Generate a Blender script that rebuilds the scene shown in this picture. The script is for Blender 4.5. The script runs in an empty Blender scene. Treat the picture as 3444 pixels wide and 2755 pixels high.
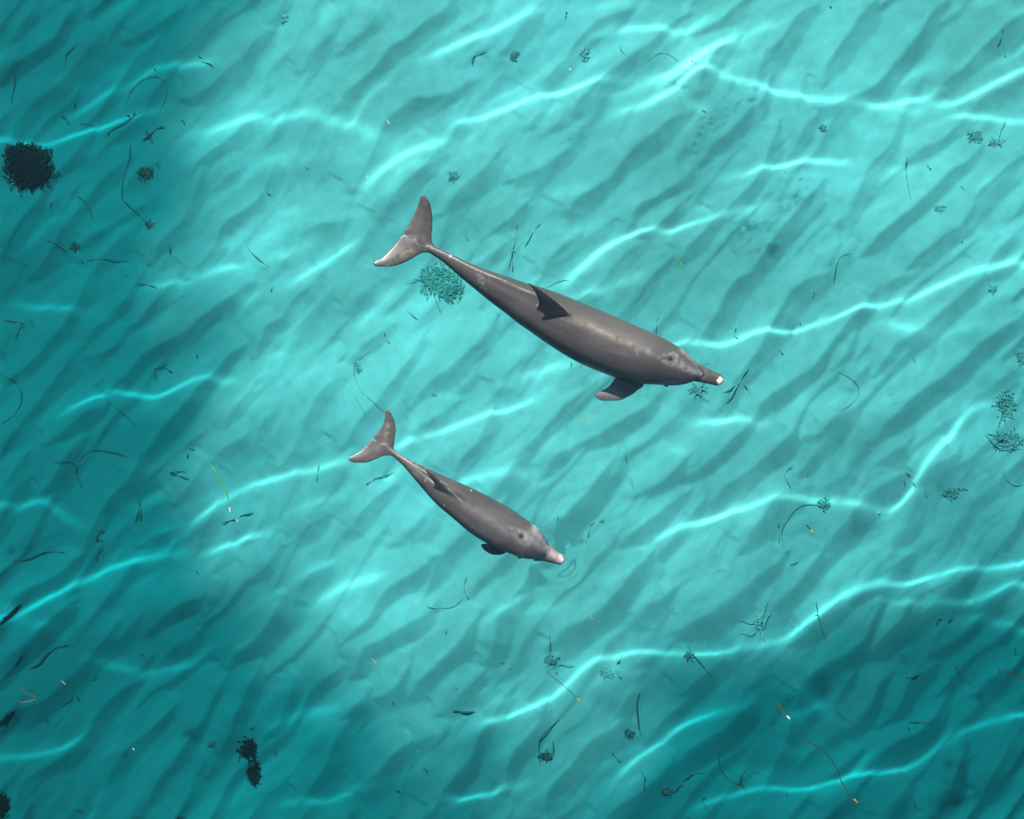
import bpy, bmesh, math, random
import numpy as np
from mathutils import Vector

# ---------------------------------------------------------------- camera, sky, sun, exposure
sc = bpy.context.scene
C = sc.collection
CAM_H = 16.0            # drone height above the water
PPM = 492.0             # photograph pixels per metre at the water surface
N_W = 1.333
cam = bpy.data.objects.new('camera', bpy.data.cameras.new('camera'))
C.objects.link(cam)
cam.location = (0, 0, CAM_H)
cam.data.sensor_width = 36.0
cam.data.lens = 36.0 * CAM_H / (3444 / PPM)
cam.data.clip_end = 2000
sc.camera = cam

SUN_AZ = Vector((-0.39, 0.92)).normalized()      # towards the sun, on the ground plane
SUN_EL = math.radians(38.6)
w = bpy.data.worlds.new('World')
sc.world = w
w.use_nodes = True
nt = w.node_tree
bg = nt.nodes['Background']
sky = nt.nodes.new('ShaderNodeTexSky')
sky.sky_type = 'NISHITA'
sky.sun_disc = False
sky.sun_elevation = SUN_EL
sky.sun_rotation = math.atan2(SUN_AZ.x, SUN_AZ.y)
nt.links.new(sky.outputs[0], bg.inputs[0])
bg.inputs[1].default_value = 0.085
SL = bpy.data.lights.new('sun', 'SUN')
SL.energy = 5.0
SL.angle = math.radians(0.36)
SL.color = (1.0, 0.965, 0.91)
SL.cycles.is_caustics_light = True
sun = bpy.data.objects.new('sun', SL)
C.objects.link(sun)
sd = Vector((SUN_AZ.x * math.cos(SUN_EL), SUN_AZ.y * math.cos(SUN_EL), math.sin(SUN_EL)))
sun.rotation_euler = sd.to_track_quat('Z', 'Y').to_euler()
sun.location = (-4, 9, 8)
sc.view_settings.view_transform = 'Standard'
sc.view_settings.look = 'None'
sc.view_settings.exposure = 1.53
sc.view_settings.gamma = 1
sc.cycles.use_denoising = True
sc.cycles.max_bounces = 8
sc.cycles.transmission_bounces = 6
sc.cycles.sample_clamp_indirect = 6.0

# ---------------------------------------------------------------- helpers
DEPTH = 7.05
rng = np.random.default_rng(7)
random.seed(7)

def img(px, py, z=0.0):
    """photograph pixel -> point at height z above the water"""
    k = (CAM_H - z) / CAM_H / PPM
    return (px - 1722) * k, -(py - 1377.5) * k

def smooth01(x):
    x = np.clip(x, 0, 1)
    return x * x * (3 - 2 * x)

def bed_depth(x, y):
    """the sand is a bank: shallow in the middle and to the north-east, falling away west and south"""
    e = 1.0 * smooth01((.2 - x) / 5.4) + .62 * smooth01((.1 - y) / 4.6) + .35 * smooth01((x - 1.4) / 3.6) * smooth01((1.6 - y) / 3.6)
    return DEPTH + 1.35 * e / (1 + .22 * e)

def img_sand(px, py):
    """photograph pixel -> point on the sea bed seen through flat water"""
    x, y = img(px, py)
    r = math.hypot(x, y) + 1e-9
    s = math.sin(math.atan2(r, CAM_H)) / N_W
    tn = math.tan(math.asin(s)) / r
    k = 1 + DEPTH * tn
    for _ in range(3):
        k = 1 + bed_depth(x * k, y * k) * tn
    return x * k, y * k

REG = {1: (0, 0), 2: (1150, 0), 3: (2294, 0), 4: (0, 918), 5: (2294, 918), 6: (0, 1835),
       7: (1150, 1835), 8: (2294, 1835), 9: (1150, 918)}
RS = 1150 / 2156
FV = 3444 / 2156

def reg(k, p):
    o = REG[k]
    return o[0] + p[0] * RS, o[1] + p[1] * RS

def spline(P, n):
    """Catmull-Rom through points, n samples evenly spaced by arc length"""
    P = np.asarray(P, float)
    if len(P) == 2:
        t = np.linspace(0, 1, n)[:, None]
        return P[0] * (1 - t) + P[1] * t
    E = np.vstack([2 * P[0] - P[1], P, 2 * P[-1] - P[-2]])
    out = []
    for i in range(1, len(E) - 2):
        t = np.linspace(0, 1, 16, endpoint=False)[:, None]
        a, b, c, d = E[i - 1], E[i], E[i + 1], E[i + 2]
        out.append(.5 * (2 * b + (c - a) * t + (2 * a - 5 * b + 4 * c - d) * t ** 2 + (3 * b - a - 3 * c + d) * t ** 3))
    Q = np.vstack(out + [P[-1:]])
    s = np.r_[0, np.cumsum(np.linalg.norm(np.diff(Q, axis=0), axis=1))]
    u = np.linspace(0, s[-1], n)
    return np.stack([np.interp(u, s, Q[:, k]) for k in range(Q.shape[1])], 1)

_lat = np.random.default_rng(11).random((256, 256))
def vnoise(x, y):
    xi = np.floor(x).astype(int); yi = np.floor(y).astype(int)
    fx = x - xi; fy = y - yi
    fx = fx * fx * fx * (fx * (fx * 6 - 15) + 10); fy = fy * fy * fy * (fy * (fy * 6 - 15) + 10)
    g = lambda a, b: _lat[a % 256, b % 256]
    return (g(xi, yi) * (1 - fx) * (1 - fy) + g(xi + 1, yi) * fx * (1 - fy) + g(xi, yi + 1) * (1 - fx) * fy + g(xi + 1, yi + 1) * fx * fy) * 2 - 1

def fbm(x, y, o=4):
    s = 0; a = 1.0
    for k in range(o):
        s = s + a * vnoise(x * 2 ** k + 17.3 * k, y * 2 ** k + 9.1 * k); a *= .5
    return s

def grid_axis(lo, hi, step, far):
    mid = np.arange(lo, hi + step * .5, step)
    def out():
        r, s, d = [], step, 0
        while d < far:
            s *= 1.22; d += s; r.append(d)
        return np.array(r)
    e = out()
    return np.r_[(lo - e)[::-1], mid, hi + e]

def mesh_np(name, v, q):
    me = bpy.data.meshes.new(name)
    v = np.ascontiguousarray(v, np.float32); q = np.ascontiguousarray(q, np.int32)
    k = q.shape[1]
    me.vertices.add(len(v)); me.vertices.foreach_set('co', v.ravel())
    me.loops.add(q.size); me.loops.foreach_set('vertex_index', q.ravel())
    me.polygons.add(len(q)); me.polygons.foreach_set('loop_start', np.arange(0, q.size, k, dtype=np.int32))
    me.polygons.foreach_set('loop_total', np.full(len(q), k, np.int32))
    me.update(calc_edges=True); me.validate()
    me.shade_smooth()
    return me

def grid_mesh(name, xs, ys, Z):
    X, Y = np.meshgrid(xs, ys)
    n, m = X.shape
    i = np.arange(n * m).reshape(n, m)
    q = np.stack([i[:-1, :-1], i[:-1, 1:], i[1:, 1:], i[1:, :-1]], -1).reshape(-1, 4)
    return mesh_np(name, np.stack([X, Y, Z], -1).reshape(-1, 3), q)

def link(name, me, mat=None, parent=None, loc=None):
    o = bpy.data.objects.new(name, me)
    C.objects.link(o)
    if mat is not None:
        me.materials.append(mat)
    if parent is not None:
        o.parent = parent
    if loc is not None:
        o.location = loc
    return o

def tag(o, label=None, cat=None, group=None, kind=None):
    for k, v in (('label', label), ('category', cat), ('group', group), ('kind', kind)):
        if v:
            o[k] = v

def dist_polyline(P, X, Y):
    """signed distance (positive on the south-east side), nearest parameter 0..1"""
    best = np.full(X.shape, 1e9); sg = np.zeros(X.shape); tt = np.zeros(X.shape)
    n = len(P) - 1
    for i in range(n):
        a, b = P[i], P[i + 1]
        d = b - a; L2 = d @ d + 1e-12
        t = np.clip(((X - a[0]) * d[0] + (Y - a[1]) * d[1]) / L2, 0, 1)
        ex = X - a[0] - t * d[0]; ey = Y - a[1] - t * d[1]
        r = ex * ex + ey * ey
        m = r < best
        nx, ny = d[1], -d[0]
        if nx * .77 - ny * .64 < 0:
            nx, ny = -nx, -ny
        best = np.where(m, r, best)
        sg = np.where(m, np.where(ex * nx + ey * ny >= 0, 1.0, -1.0), sg)
        tt = np.where(m, (i + t) / n, tt)
    return np.sqrt(best) * sg, tt

def ss(x):
    x = np.clip(x, 0, 1)
    return x * x * (3 - 2 * x)

def new_mat(name):
    m = bpy.data.materials.new(name)
    m.use_nodes = True
    t = m.node_tree
    return m, t, t.nodes['Principled BSDF']

# ---------------------------------------------------------------- the sea bed: rippled sand
CRESTS = {
 1: [[(240,0),(150,130),(60,240),(0,290)], [(480,0),(420,100),(370,200),(330,250),(200,320),(80,390),(20,470)],
     [(640,200),(570,280),(500,370),(420,450),(330,530),(230,620),(150,700),(90,760),(50,840)],
     [(1380,50),(1330,120),(1250,210),(1160,290),(1070,370)], [(1680,190),(1590,270),(1530,350),(1420,460),(1330,540),(1200,600)],
     [(1700,700),(1560,760),(1470,840),(1350,930),(1250,1020),(1200,1100),(1170,1180)],
     [(820,1000),(740,1060),(650,1140),(560,1230),(480,1320),(400,1430),(340,1540),(270,1640),(210,1725)],
     [(570,850),(500,930),(440,1000),(380,1060),(290,1130),(250,1200),(190,1290),(120,1400),(60,1500),(0,1600)],
     [(540,1120),(460,1180),(400,1290),(350,1390)], [(870,1310),(760,1360),(640,1440),(520,1520)],
     [(1560,1050),(1450,1110),(1380,1180)],
     [(1750,1010),(1700,1120),(1650,1240),(1560,1320),(1450,1390),(1390,1450),(1370,1540),(1300,1620),(1200,1720)],
     [(880,1380),(780,1480),(690,1580),(600,1725)], [(2156,1380),(2000,1400),(1920,1470),(1860,1580),(1780,1640),(1740,1725)],
     [(2156,120),(2080,190),(1980,300),(1900,420)], [(1150,40),(1020,130),(900,200),(830,240)],
     [(1290,1000),(1180,1330),(1040,1520),(960,1640)]],
 2: [[(250,20),(180,130),(110,210),(0,310)], [(690,0),(640,60),(540,110),(490,160),(420,250),(330,310),(240,400),(150,480),(60,580),(0,660)],
     [(750,550),(600,610),(460,620),(400,670),(320,730),(250,800),(210,880),(170,970),(120,1060),(60,1160)],
     [(1210,60),(1110,150),(1050,240),(990,310),(960,380)], [(1780,40),(1700,70),(1600,130),(1540,200),(1470,270),(1420,340),(1330,440),(1280,500),(1230,590)],
     [(2156,70),(2060,150),(1960,230),(1850,320),(1750,400),(1640,480),(1550,580),(1490,640),(1450,700)],
     [(780,650),(740,720),(700,800),(640,880)], [(600,900),(530,990),(450,1060),(370,1150),(300,1230),(240,1350)],
     [(960,1000),(880,1080),(800,1150),(700,1240),(620,1330)], [(1480,870),(1420,940),(1320,1010),(1240,1070),(1100,1120)],
     [(2156,720),(2050,770),(1940,850),(1820,940),(1730,1030),(1660,1100),(1560,1170),(1480,1220),(1420,1310)],
     [(2156,1090),(2080,1150),(1960,1230),(1880,1260),(1830,1330),(1810,1400)], [(2156,1250),(2060,1330),(1960,1420),(1890,1480)],
     [(1480,1480),(1380,1540),(1330,1600),(1260,1700)], [(1130,1300),(1030,1390),(900,1500)], [(1080,1490),(970,1580),(870,1660)],
     [(910,0),(870,90),(800,150)], [(1310,640),(1240,720),(1190,790)], [(1410,690),(1340,800),(1270,860)]],
 3: [[(330,240),(230,300),(160,370),(110,470),(80,580)], [(820,20),(740,60),(690,110),(650,190),(580,270),(520,310),(480,370),(450,460),(440,530)],
     [(1190,0),(1110,90),(1060,180),(990,260),(930,360),(900,410),(870,490)],
     [(1640,0),(1570,60),(1520,150),(1460,240),(1390,320),(1310,400),(1250,480),(1180,540),(1050,600),(960,640),(860,660)],
     [(2156,80),(2040,160),(1960,250),(1860,330),(1760,420),(1680,480),(1620,550)], [(480,640),(400,700),(320,780),(230,850),(160,900),(120,980)],
     [(590,790),(560,880),(520,960),(490,1030),(440,1110),(400,1170),(340,1240),(280,1310),(230,1370)],
     [(830,720),(760,780),(720,860),(680,950)], [(1800,740),(1720,810),(1600,890),(1490,950),(1450,990)],
     [(1370,770),(1320,850),(1290,930),(1220,1000),(1180,1060),(1130,1160),(1090,1230),(1040,1320),(980,1370)],
     [(1890,940),(1810,1010),(1700,1080),(1620,1180),(1520,1260),(1430,1340),(1330,1420),(1240,1500),(1190,1570)],
     [(2156,970),(2060,1040),(1980,1130),(1900,1220),(1840,1320),(1760,1430),(1680,1490),(1590,1570),(1500,1640),(1420,1725)],
     [(2156,1450),(2090,1500),(2010,1570),(1950,1640),(1890,1700)], [(2156,480),(1960,580),(1880,650),(1810,720)],
     [(860,1170),(780,1250),(720,1340),(650,1420),(580,1500),(470,1640),(390,1725)], [(1030,1600),(930,1640),(860,1725)],
     [(200,1400),(120,1490),(40,1570),(0,1620)], [(650,1130),(600,1220),(530,1330)], [(330,0),(210,110),(60,190)]],
 4: [[(900,20),(850,80),(780,170),(690,260)], [(560,0),(530,80),(470,180),(430,250),(370,350),(290,430),(230,520),(160,600),(80,650)],
     [(480,480),(400,600),(330,700),(250,800),(200,880),(130,960),(60,1070),(0,1170)], [(1100,60),(1010,170),(930,250),(870,330)],
     [(740,280),(620,340),(560,410),(530,470)], [(810,340),(760,420),(680,490),(560,540)],
     [(1570,60),(1460,150),(1350,230),(1250,310),(1150,390),(1030,460),(910,540),(830,620),(750,690),(690,740)],
     [(1580,420),(1440,520),(1380,600),(1310,670),(1250,740),(1170,830),(1090,920),(1010,1000),(950,1090),(880,1170),(840,1260),(800,1340),(730,1390),(660,1480),(600,1560),(550,1640),(500,1725)],
     [(1720,500),(1690,620),(1610,700),(1550,790),(1470,890),(1420,980),(1390,1040)], [(1780,740),(1740,860),(1660,950),(1630,1040)],
     [(1600,960),(1530,1040),(1430,1110),(1360,1190)], [(1300,1190),(1220,1290),(1150,1370),(1090,1430)],
     [(660,860),(560,900),(470,960),(390,1030),(310,1090)], [(520,1090),(400,1200),(350,1290),(290,1370)],
     [(160,1180),(110,1230),(60,1300),(0,1390)], [(2020,20),(1850,170),(1780,280),(1680,340),(1610,520)],
     [(2156,650),(2060,690),(1990,780),(1940,870),(1890,980),(1840,1100),(1760,1200)], [(1700,1400),(1640,1560),(1570,1680)],
     [(1350,1450),(1290,1560),(1260,1700)], [(2050,1520),(1950,1600),(1860,1700)], [(1130,1590),(990,1640),(900,1710)]],
 5: [[(480,0),(350,60),(260,140),(200,240),(150,330),(120,380)],
     [(900,20),(760,70),(690,120),(640,200),(590,290),(560,340),(520,420),(480,500),(430,570),(370,650),(320,720),(220,860)],
     [(1480,0),(1360,50),(1300,100),(1290,170)], [(1210,150),(1160,230),(1070,310),(980,400),(920,480),(860,560),(790,640),(700,710),(590,770),(500,840),(460,920)],
     [(1900,20),(1800,110),(1700,200),(1600,290),(1500,370),(1400,430),(1340,480),(1300,560),(1220,650)],
     [(2156,270),(2060,340),(1950,420),(1850,480),(1760,570),(1680,640),(1580,720),(1480,800),(1400,880),(1320,950),(1260,1010),(1230,1060)],
     [(430,960),(350,1040),(260,1120),(180,1190),(80,1270)], [(700,1000),(610,1090),(540,1160),(470,1230),(370,1300),(260,1360),(220,1420)],
     [(1100,860),(960,930),(900,1010),(800,1040)], [(1440,1050),(1330,1150),(1260,1210)], [(750,1380),(640,1400),(570,1460),(520,1550),(460,1640),(400,1725)],
     [(1150,1430),(1090,1500),(1020,1590),(950,1680),(910,1725)], [(1360,1310),(1260,1360),(1170,1410)], [(1720,1150),(1600,1220),(1500,1310)],
     [(2080,620),(2000,690),(1930,760)], [(1200,560),(1120,640),(1050,720)], [(1090,420),(1030,520),(940,610)]],
 6: [[(540,0),(430,110),(330,190),(230,240),(120,310),(40,380),(0,430)], [(440,380),(330,450),(230,540),(130,640),(60,700),(0,770)],
     [(760,500),(690,590),(620,660),(540,740),(460,810),(400,860),(300,950),(180,1010),(0,1050)],
     [(860,850),(780,900),(690,980),(610,1080),(560,1160),(480,1240),(400,1310),(300,1380),(200,1460),(110,1570),(90,1725)],
     [(1120,1000),(1020,1090),(920,1190),(830,1270),(740,1380),(680,1500),(640,1620),(590,1725)],
     [(1430,800),(1380,900),(1330,990),(1270,1090),(1210,1170),(1150,1290),(1080,1390),(990,1490),(940,1600),(950,1700)],
     [(1640,780),(1570,900),(1530,1000),(1470,1080),(1440,1200),(1380,1300)], [(1800,330),(1680,500),(1600,600),(1490,680),(1440,760)],
     [(1850,830),(1840,940),(1790,1040),(1750,1140),(1680,1180),(1650,1260)], [(2156,740),(2060,820),(1950,900)],
     [(2156,1140),(2090,1250),(2060,1360),(2000,1450),(1900,1560)], [(1250,1430),(1180,1560),(1110,1680)], [(1780,30),(1690,120),(1600,200)],
     [(1400,240),(1320,340),(1290,420)], [(1300,300),(1150,370),(1040,440),(950,520)], [(1250,550),(1130,620),(1020,710)],
     [(430,1490),(360,1590),(270,1690)], [(1380,1310),(1310,1440)], [(2050,140),(1930,200),(1860,330)]],
 7: [[(590,80),(480,170),(370,230),(270,290),(200,380),(160,460),(90,530),(0,610)], [(560,380),(460,450),(350,520),(240,590),(130,640),(110,720),(80,800)],
     [(880,400),(810,480),(760,560),(700,650),(620,720),(560,790),(480,870),(450,930)], [(1120,360),(1010,440),(980,530),(970,640),(920,720)],
     [(1930,60),(1850,160),(1780,260),(1700,340),(1640,410),(1500,490),(1420,530),(1340,620)],
     [(960,1100),(860,1230),(800,1340),(740,1410),(690,1490),(620,1580),(570,1660)], [(1270,1050),(1230,1130),(1170,1230),(1080,1310),(1040,1420),(1030,1500)],
     [(1740,1130),(1630,1200),(1530,1270),(1450,1360),(1370,1440),(1300,1530),(1270,1620),(1270,1725)], [(1860,830),(1790,970),(1740,1080)],
     [(430,1250),(340,1310),(260,1400),(170,1460),(80,1520)], [(2156,970),(2060,1060),(2000,1130),(1930,1210)],
     [(2100,1300),(2000,1450),(1880,1560),(1740,1640),(1640,1725)], [(440,680),(390,790),(330,900),(230,960)], [(880,830),(720,980),(620,1060)],
     [(2060,310),(1950,400),(1880,480)], [(1040,930),(970,1040),(900,1120)], [(640,1130),(560,1200),(480,1240)], [(160,900),(60,1040),(0,1100)]],
 8: [[(640,40),(560,130),(470,200),(380,280),(280,360),(180,430),(80,490),(0,530)], [(900,0),(850,90),(770,190),(690,290),(600,380),(540,450)],
     [(1400,80),(1280,190),(1190,230),(1090,290),(1010,350),(920,420),(850,490),(790,560),(730,590)],
     [(1250,380),(1180,500),(1120,620),(1040,680),(960,740),(880,790),(800,870),(750,940)], [(1430,390),(1390,480),(1320,560),(1250,640),(1160,690)],
     [(1870,130),(1770,210),(1680,270),(1620,330)], [(2156,190),(2060,260),(1960,330),(1870,390)], [(1560,790),(1450,850),(1400,920),(1380,1000),(1340,1080),(1270,1130)],
     [(1350,800),(1250,880),(1220,980),(1170,1060),(1090,1150)], [(1640,1000),(1560,1110),(1480,1180),(1350,1230),(1280,1290),(1200,1350)],
     [(2100,780),(1960,850),(1860,930)], [(1100,760),(1060,840),(990,950)], [(1780,1270),(1740,1400),(1690,1520),(1630,1620),(1590,1700)],
     [(1450,1480),(1370,1570),(1310,1650),(1280,1725)], [(1050,1560),(980,1640),(920,1710)], [(680,1200),(620,1330),(560,1470)],
     [(240,740),(130,820),(0,930)], [(2156,1100),(2080,1230),(1990,1400),(1900,1560)], [(440,1000),(330,1080),(240,1170),(100,1260),(0,1360)]],
 9: [[(500,430),(420,560),(330,680),(260,760),(190,840),(90,950),(0,1080)], [(960,310),(880,420),(770,500),(680,600),(590,660),(500,740),(440,830)],
     [(1200,440),(1140,540),(1060,620),(1010,720)], [(700,840),(560,920),(470,990)], [(940,910),(880,1050),(800,1130),(740,1220),(700,1290)],
     [(1580,700),(1450,790),(1350,880),(1270,980),(1190,1080),(1120,1150),(1050,1250),(980,1340),(920,1400)],
     [(1960,780),(1840,870),(1720,950),(1620,1020),(1480,1090)], [(1480,1100),(1360,1150),(1290,1260)],
     [(1720,1160),(1620,1300),(1540,1400),(1460,1480),(1400,1580),(1380,1700)], [(2156,1170),(2080,1260),(1990,1340),(1850,1400)],
     [(2156,1380),(2010,1480),(1900,1580),(1760,1700)], [(320,1350),(200,1440),(130,1520),(60,1620)], [(250,30),(120,130),(40,230)],
     [(300,320),(150,430),(80,500)], [(560,1500),(450,1600),(350,1700)]],
}
SX = grid_axis(-5.2, 5.2, .018, 300)
SY = grid_axis(-4.3, 4.3, .018, 300)
X, Y = np.meshgrid(SX, SY)
AC = np.array((.77, -.64)); AL = np.array((.64, .77))
u = X * AC[0] + Y * AC[1]; v = X * AL[0] + Y * AL[1]
warp = .16 * fbm(u * .9 + 3, v * .7, 3)
ph = (u + warp) / .33 + .25 * fbm(u * .6, v * .35 + 5, 2)
f = ph - np.floor(ph)
saw = np.where(f < .62, f / .62, np.clip((1 - f) / .38, 0, 1) ** 1.5) * (.6 + .4 * fbm(u * .8 + 40, v * .4, 2))
inside = ss((4.95 - np.abs(X)) / .5) * ss((4.05 - np.abs(Y)) / .5)
Z = .09 * saw * (1 - inside) * np.exp(-np.hypot(X, Y) / 60)
R = np.zeros_like(Z)
nr = 0
for k, lines in CRESTS.items():
    for ln in lines:
        P = spline([img_sand(*reg(k, p)) for p in ln], max(8, 5 * len(ln)))
        lo = P.min(0) - .72; hi = P.max(0) + .72
        ix = slice(np.searchsorted(SX, lo[0]), np.searchsorted(SX, hi[0]))
        iy = slice(np.searchsorted(SY, lo[1]), np.searchsorted(SY, hi[1]))
        xx, yy = X[iy, ix], Y[iy, ix]
        j = .022 * fbm(xx * 2.4 + nr, yy * 2.4, 3)
        s, t = dist_polyline(P, xx, yy)
        s = s + j
        L = np.linalg.norm(np.diff(P, axis=0), axis=1).sum()
        h = (.082 + .022 * rng.random()) * min(1, .6 + L / 1.8)
        wl = .23 + .07 * rng.random()
        end = .6 + .4 * ss(t * L / .2) * ss((1 - t) * L / .2)
        gap = np.clip(1 - (np.abs(s) - .56) / .12, 0, 1)
        prof = np.where(s < 0, np.maximum(0, 1 + s / .44) ** 1.5, np.clip(1 - s / wl, 0, 1) ** 1.6)
        edge = np.hypot(np.maximum(0, np.abs(s)), 0)
        far = ((t < 1e-6) | (t > 1 - 1e-6))
        fade = np.where(far, np.exp(-(edge / .12) ** 2), 1.0)
        R[iy, ix] = np.maximum(R[iy, ix], h * end * prof * gap * fade)
        nr += 1
def soften(A, m):
    B = A.copy()
    B[1:-1, 1:-1] = .5 * A[1:-1, 1:-1] + .125 * (A[:-2, 1:-1] + A[2:, 1:-1] + A[1:-1, :-2] + A[1:-1, 2:])
    return A + (B - A) * m
R = np.maximum(R, .052 * saw * inside)
R = soften(R, .25)
patch = ss((fbm(X * .55 + 8, Y * .55 - 3, 3) + .35) / .7)
fine = fbm(u / .12 + .7 * fbm(u * 2, v * 2, 2), v / .62, 3)
R = R + (.0034 + .0062 * patch) * fine * np.exp(-np.hypot(X, Y) / 40)
TILT = -bed_depth(X, Y)
for _ in range(45):      # sand cannot stand steeper than its angle of repose
    gy, gx = np.gradient(R + TILT, SY, SX)
    over = ss((gx * SUN_AZ.x + gy * SUN_AZ.y - .46) / .08)
    over = np.maximum(over, np.maximum(np.roll(over, 1, 0), np.roll(over, -1, 0)))
    R = soften(R, over)
Z += R
Z += .06 * fbm(X * .25, Y * .25, 2) * np.exp(-np.hypot(X, Y) / 80) - .03
ZS = Z - bed_depth(X, Y)

def sand_z(x, y):
    i = int(np.clip(np.searchsorted(SX, x) - 1, 0, len(SX) - 2)); j = int(np.clip(np.searchsorted(SY, y) - 1, 0, len(SY) - 2))
    a = (x - SX[i]) / (SX[i + 1] - SX[i]); b = (y - SY[j]) / (SY[j + 1] - SY[j])
    return (ZS[j, i] * (1 - a) + ZS[j, i + 1] * a) * (1 - b) + (ZS[j + 1, i] * (1 - a) + ZS[j + 1, i + 1] * a) * b

m_sand, t, p = new_mat('sand')
tc = t.nodes.new('ShaderNodeTexCoord')
n1 = t.nodes.new('ShaderNodeTexNoise'); n1.inputs['Scale'].default_value = .45; n1.inputs['Detail'].default_value = 5
r1 = t.nodes.new('ShaderNodeValToRGB')
r1.color_ramp.elements[0].position = .34; r1.color_ramp.elements[0].color = (.52, .50, .45, 1)
r1.color_ramp.elements[1].position = .62; r1.color_ramp.elements[1].color = (.74, .71, .66, 1)
n2 = t.nodes.new('ShaderNodeTexNoise'); n2.inputs['Scale'].default_value = 9; n2.inputs['Detail'].default_value = 8
mx = t.nodes.new('ShaderNodeMix'); mx.data_type = 'RGBA'; mx.blend_type = 'MULTIPLY'; mx.inputs[0].default_value = 1
r2 = t.nodes.new('ShaderNodeValToRGB')
r2.color_ramp.elements[0].position = .3; r2.color_ramp.elements[0].color = (.86, .86, .86, 1)
r2.color_ramp.elements[1].position = .7; r2.color_ramp.elements[1].color = (1, 1, 1, 1)
t.links.new(tc.outputs['Object'], n1.inputs['Vector']); t.links.new(tc.outputs['Object'], n2.inputs['Vector'])
t.links.new(n1.outputs['Fac'], r1.inputs[0]); t.links.new(n2.outputs['Fac'], r2.inputs[0])
t.links.new(r1.outputs[0], mx.inputs[6]); t.links.new(r2.outputs[0], mx.inputs[7])
a_shade = t.nodes.new('ShaderNodeAttribute'); a_shade.attribute_name = 'painted_shade'
m_shade = t.nodes.new('ShaderNodeMix'); m_shade.data_type = 'RGBA'
t.links.new(a_shade.outputs['Fac'], m_shade.inputs[0]); t.links.new(mx.outputs[2], m_shade.inputs[6]); m_shade.inputs[7].default_value = (.012, .205, .204, 1)  # mixes the painted edge shade and dolphin shadow into the sand colour
t.links.new(m_shade.outputs[2], p.inputs['Base Color'])
p.inputs['Roughness'].default_value = .95
p.inputs['Specular IOR Level'].default_value = .1
nb = t.nodes.new('ShaderNodeTexNoise'); nb.inputs['Scale'].default_value = 60; nb.inputs['Detail'].default_value = 4
bp = t.nodes.new('ShaderNodeBump'); bp.inputs['Strength'].default_value = .08; bp.inputs['Distance'].default_value = .004
t.links.new(tc.outputs['Object'], nb.inputs['Vector']); t.links.new(nb.outputs['Fac'], bp.inputs['Height']); t.links.new(bp.outputs[0], p.inputs['Normal'])
me = grid_mesh('sea_bed', SX, SY, ZS)
# vignette shade towards the edges, painted into the sand colour with ragged borders
shade_noise = .55 * fbm(X * .45 + 21, Y * .45 + 4, 4) + .30 * fbm(u * 1.6 + 9, v * .6, 3)
shade_field = 1.15 * ss((-X - 1.0) / 3.6) + .95 * ss((-Y - .7) / 3.4) + .55 * ss((X - 2.2) / 2.6) * ss((1.2 - Y) / 4.0) + .35 * ss((-X - .2) / 3.5) * ss((Y - 1.2) / 2.2)
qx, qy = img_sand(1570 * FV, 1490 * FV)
shade_field = shade_field + .2 * np.exp(-(((X - qx) * .9 + (Y - qy) * -.43) / .75) ** 2 - (((X - qx) * .43 + (Y - qy) * .9) / .38) ** 2)  # soft dolphin shadow at lower right, painted into the sand colour
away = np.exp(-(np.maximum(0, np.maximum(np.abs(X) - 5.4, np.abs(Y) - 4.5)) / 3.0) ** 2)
shade_field = shade_field * (.35 + .65 * away)
painted_shade = np.clip(ss((shade_field + .42 * shade_noise - .10) / .95), 0, 1)
at_ = me.attributes.new('painted_shade', 'FLOAT', 'POINT')
at_.data.foreach_set('value', painted_shade.astype(np.float32).ravel())
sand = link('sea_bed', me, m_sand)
sand.cycles.is_caustics_receiver = True
tag(sand, 'pale rippled sand sea bed under turquoise water', kind='structure')

# ---------------------------------------------------------------- the water: wave crests that focus the sun on the sand
tr = math.tan(math.asin(math.cos(SUN_EL) / N_W))
OFF = np.array((SUN_AZ.x, SUN_AZ.y)) * DEPTH * tr      # from a lit spot on the sand back to the surface
WX = grid_axis(-8.8, 4.0, .0225, 300)
WY = grid_axis(-3.3, 12.0, .0225, 300)
X, Y = np.meshgrid(WX, WY)
H = np.zeros_like(X)
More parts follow.
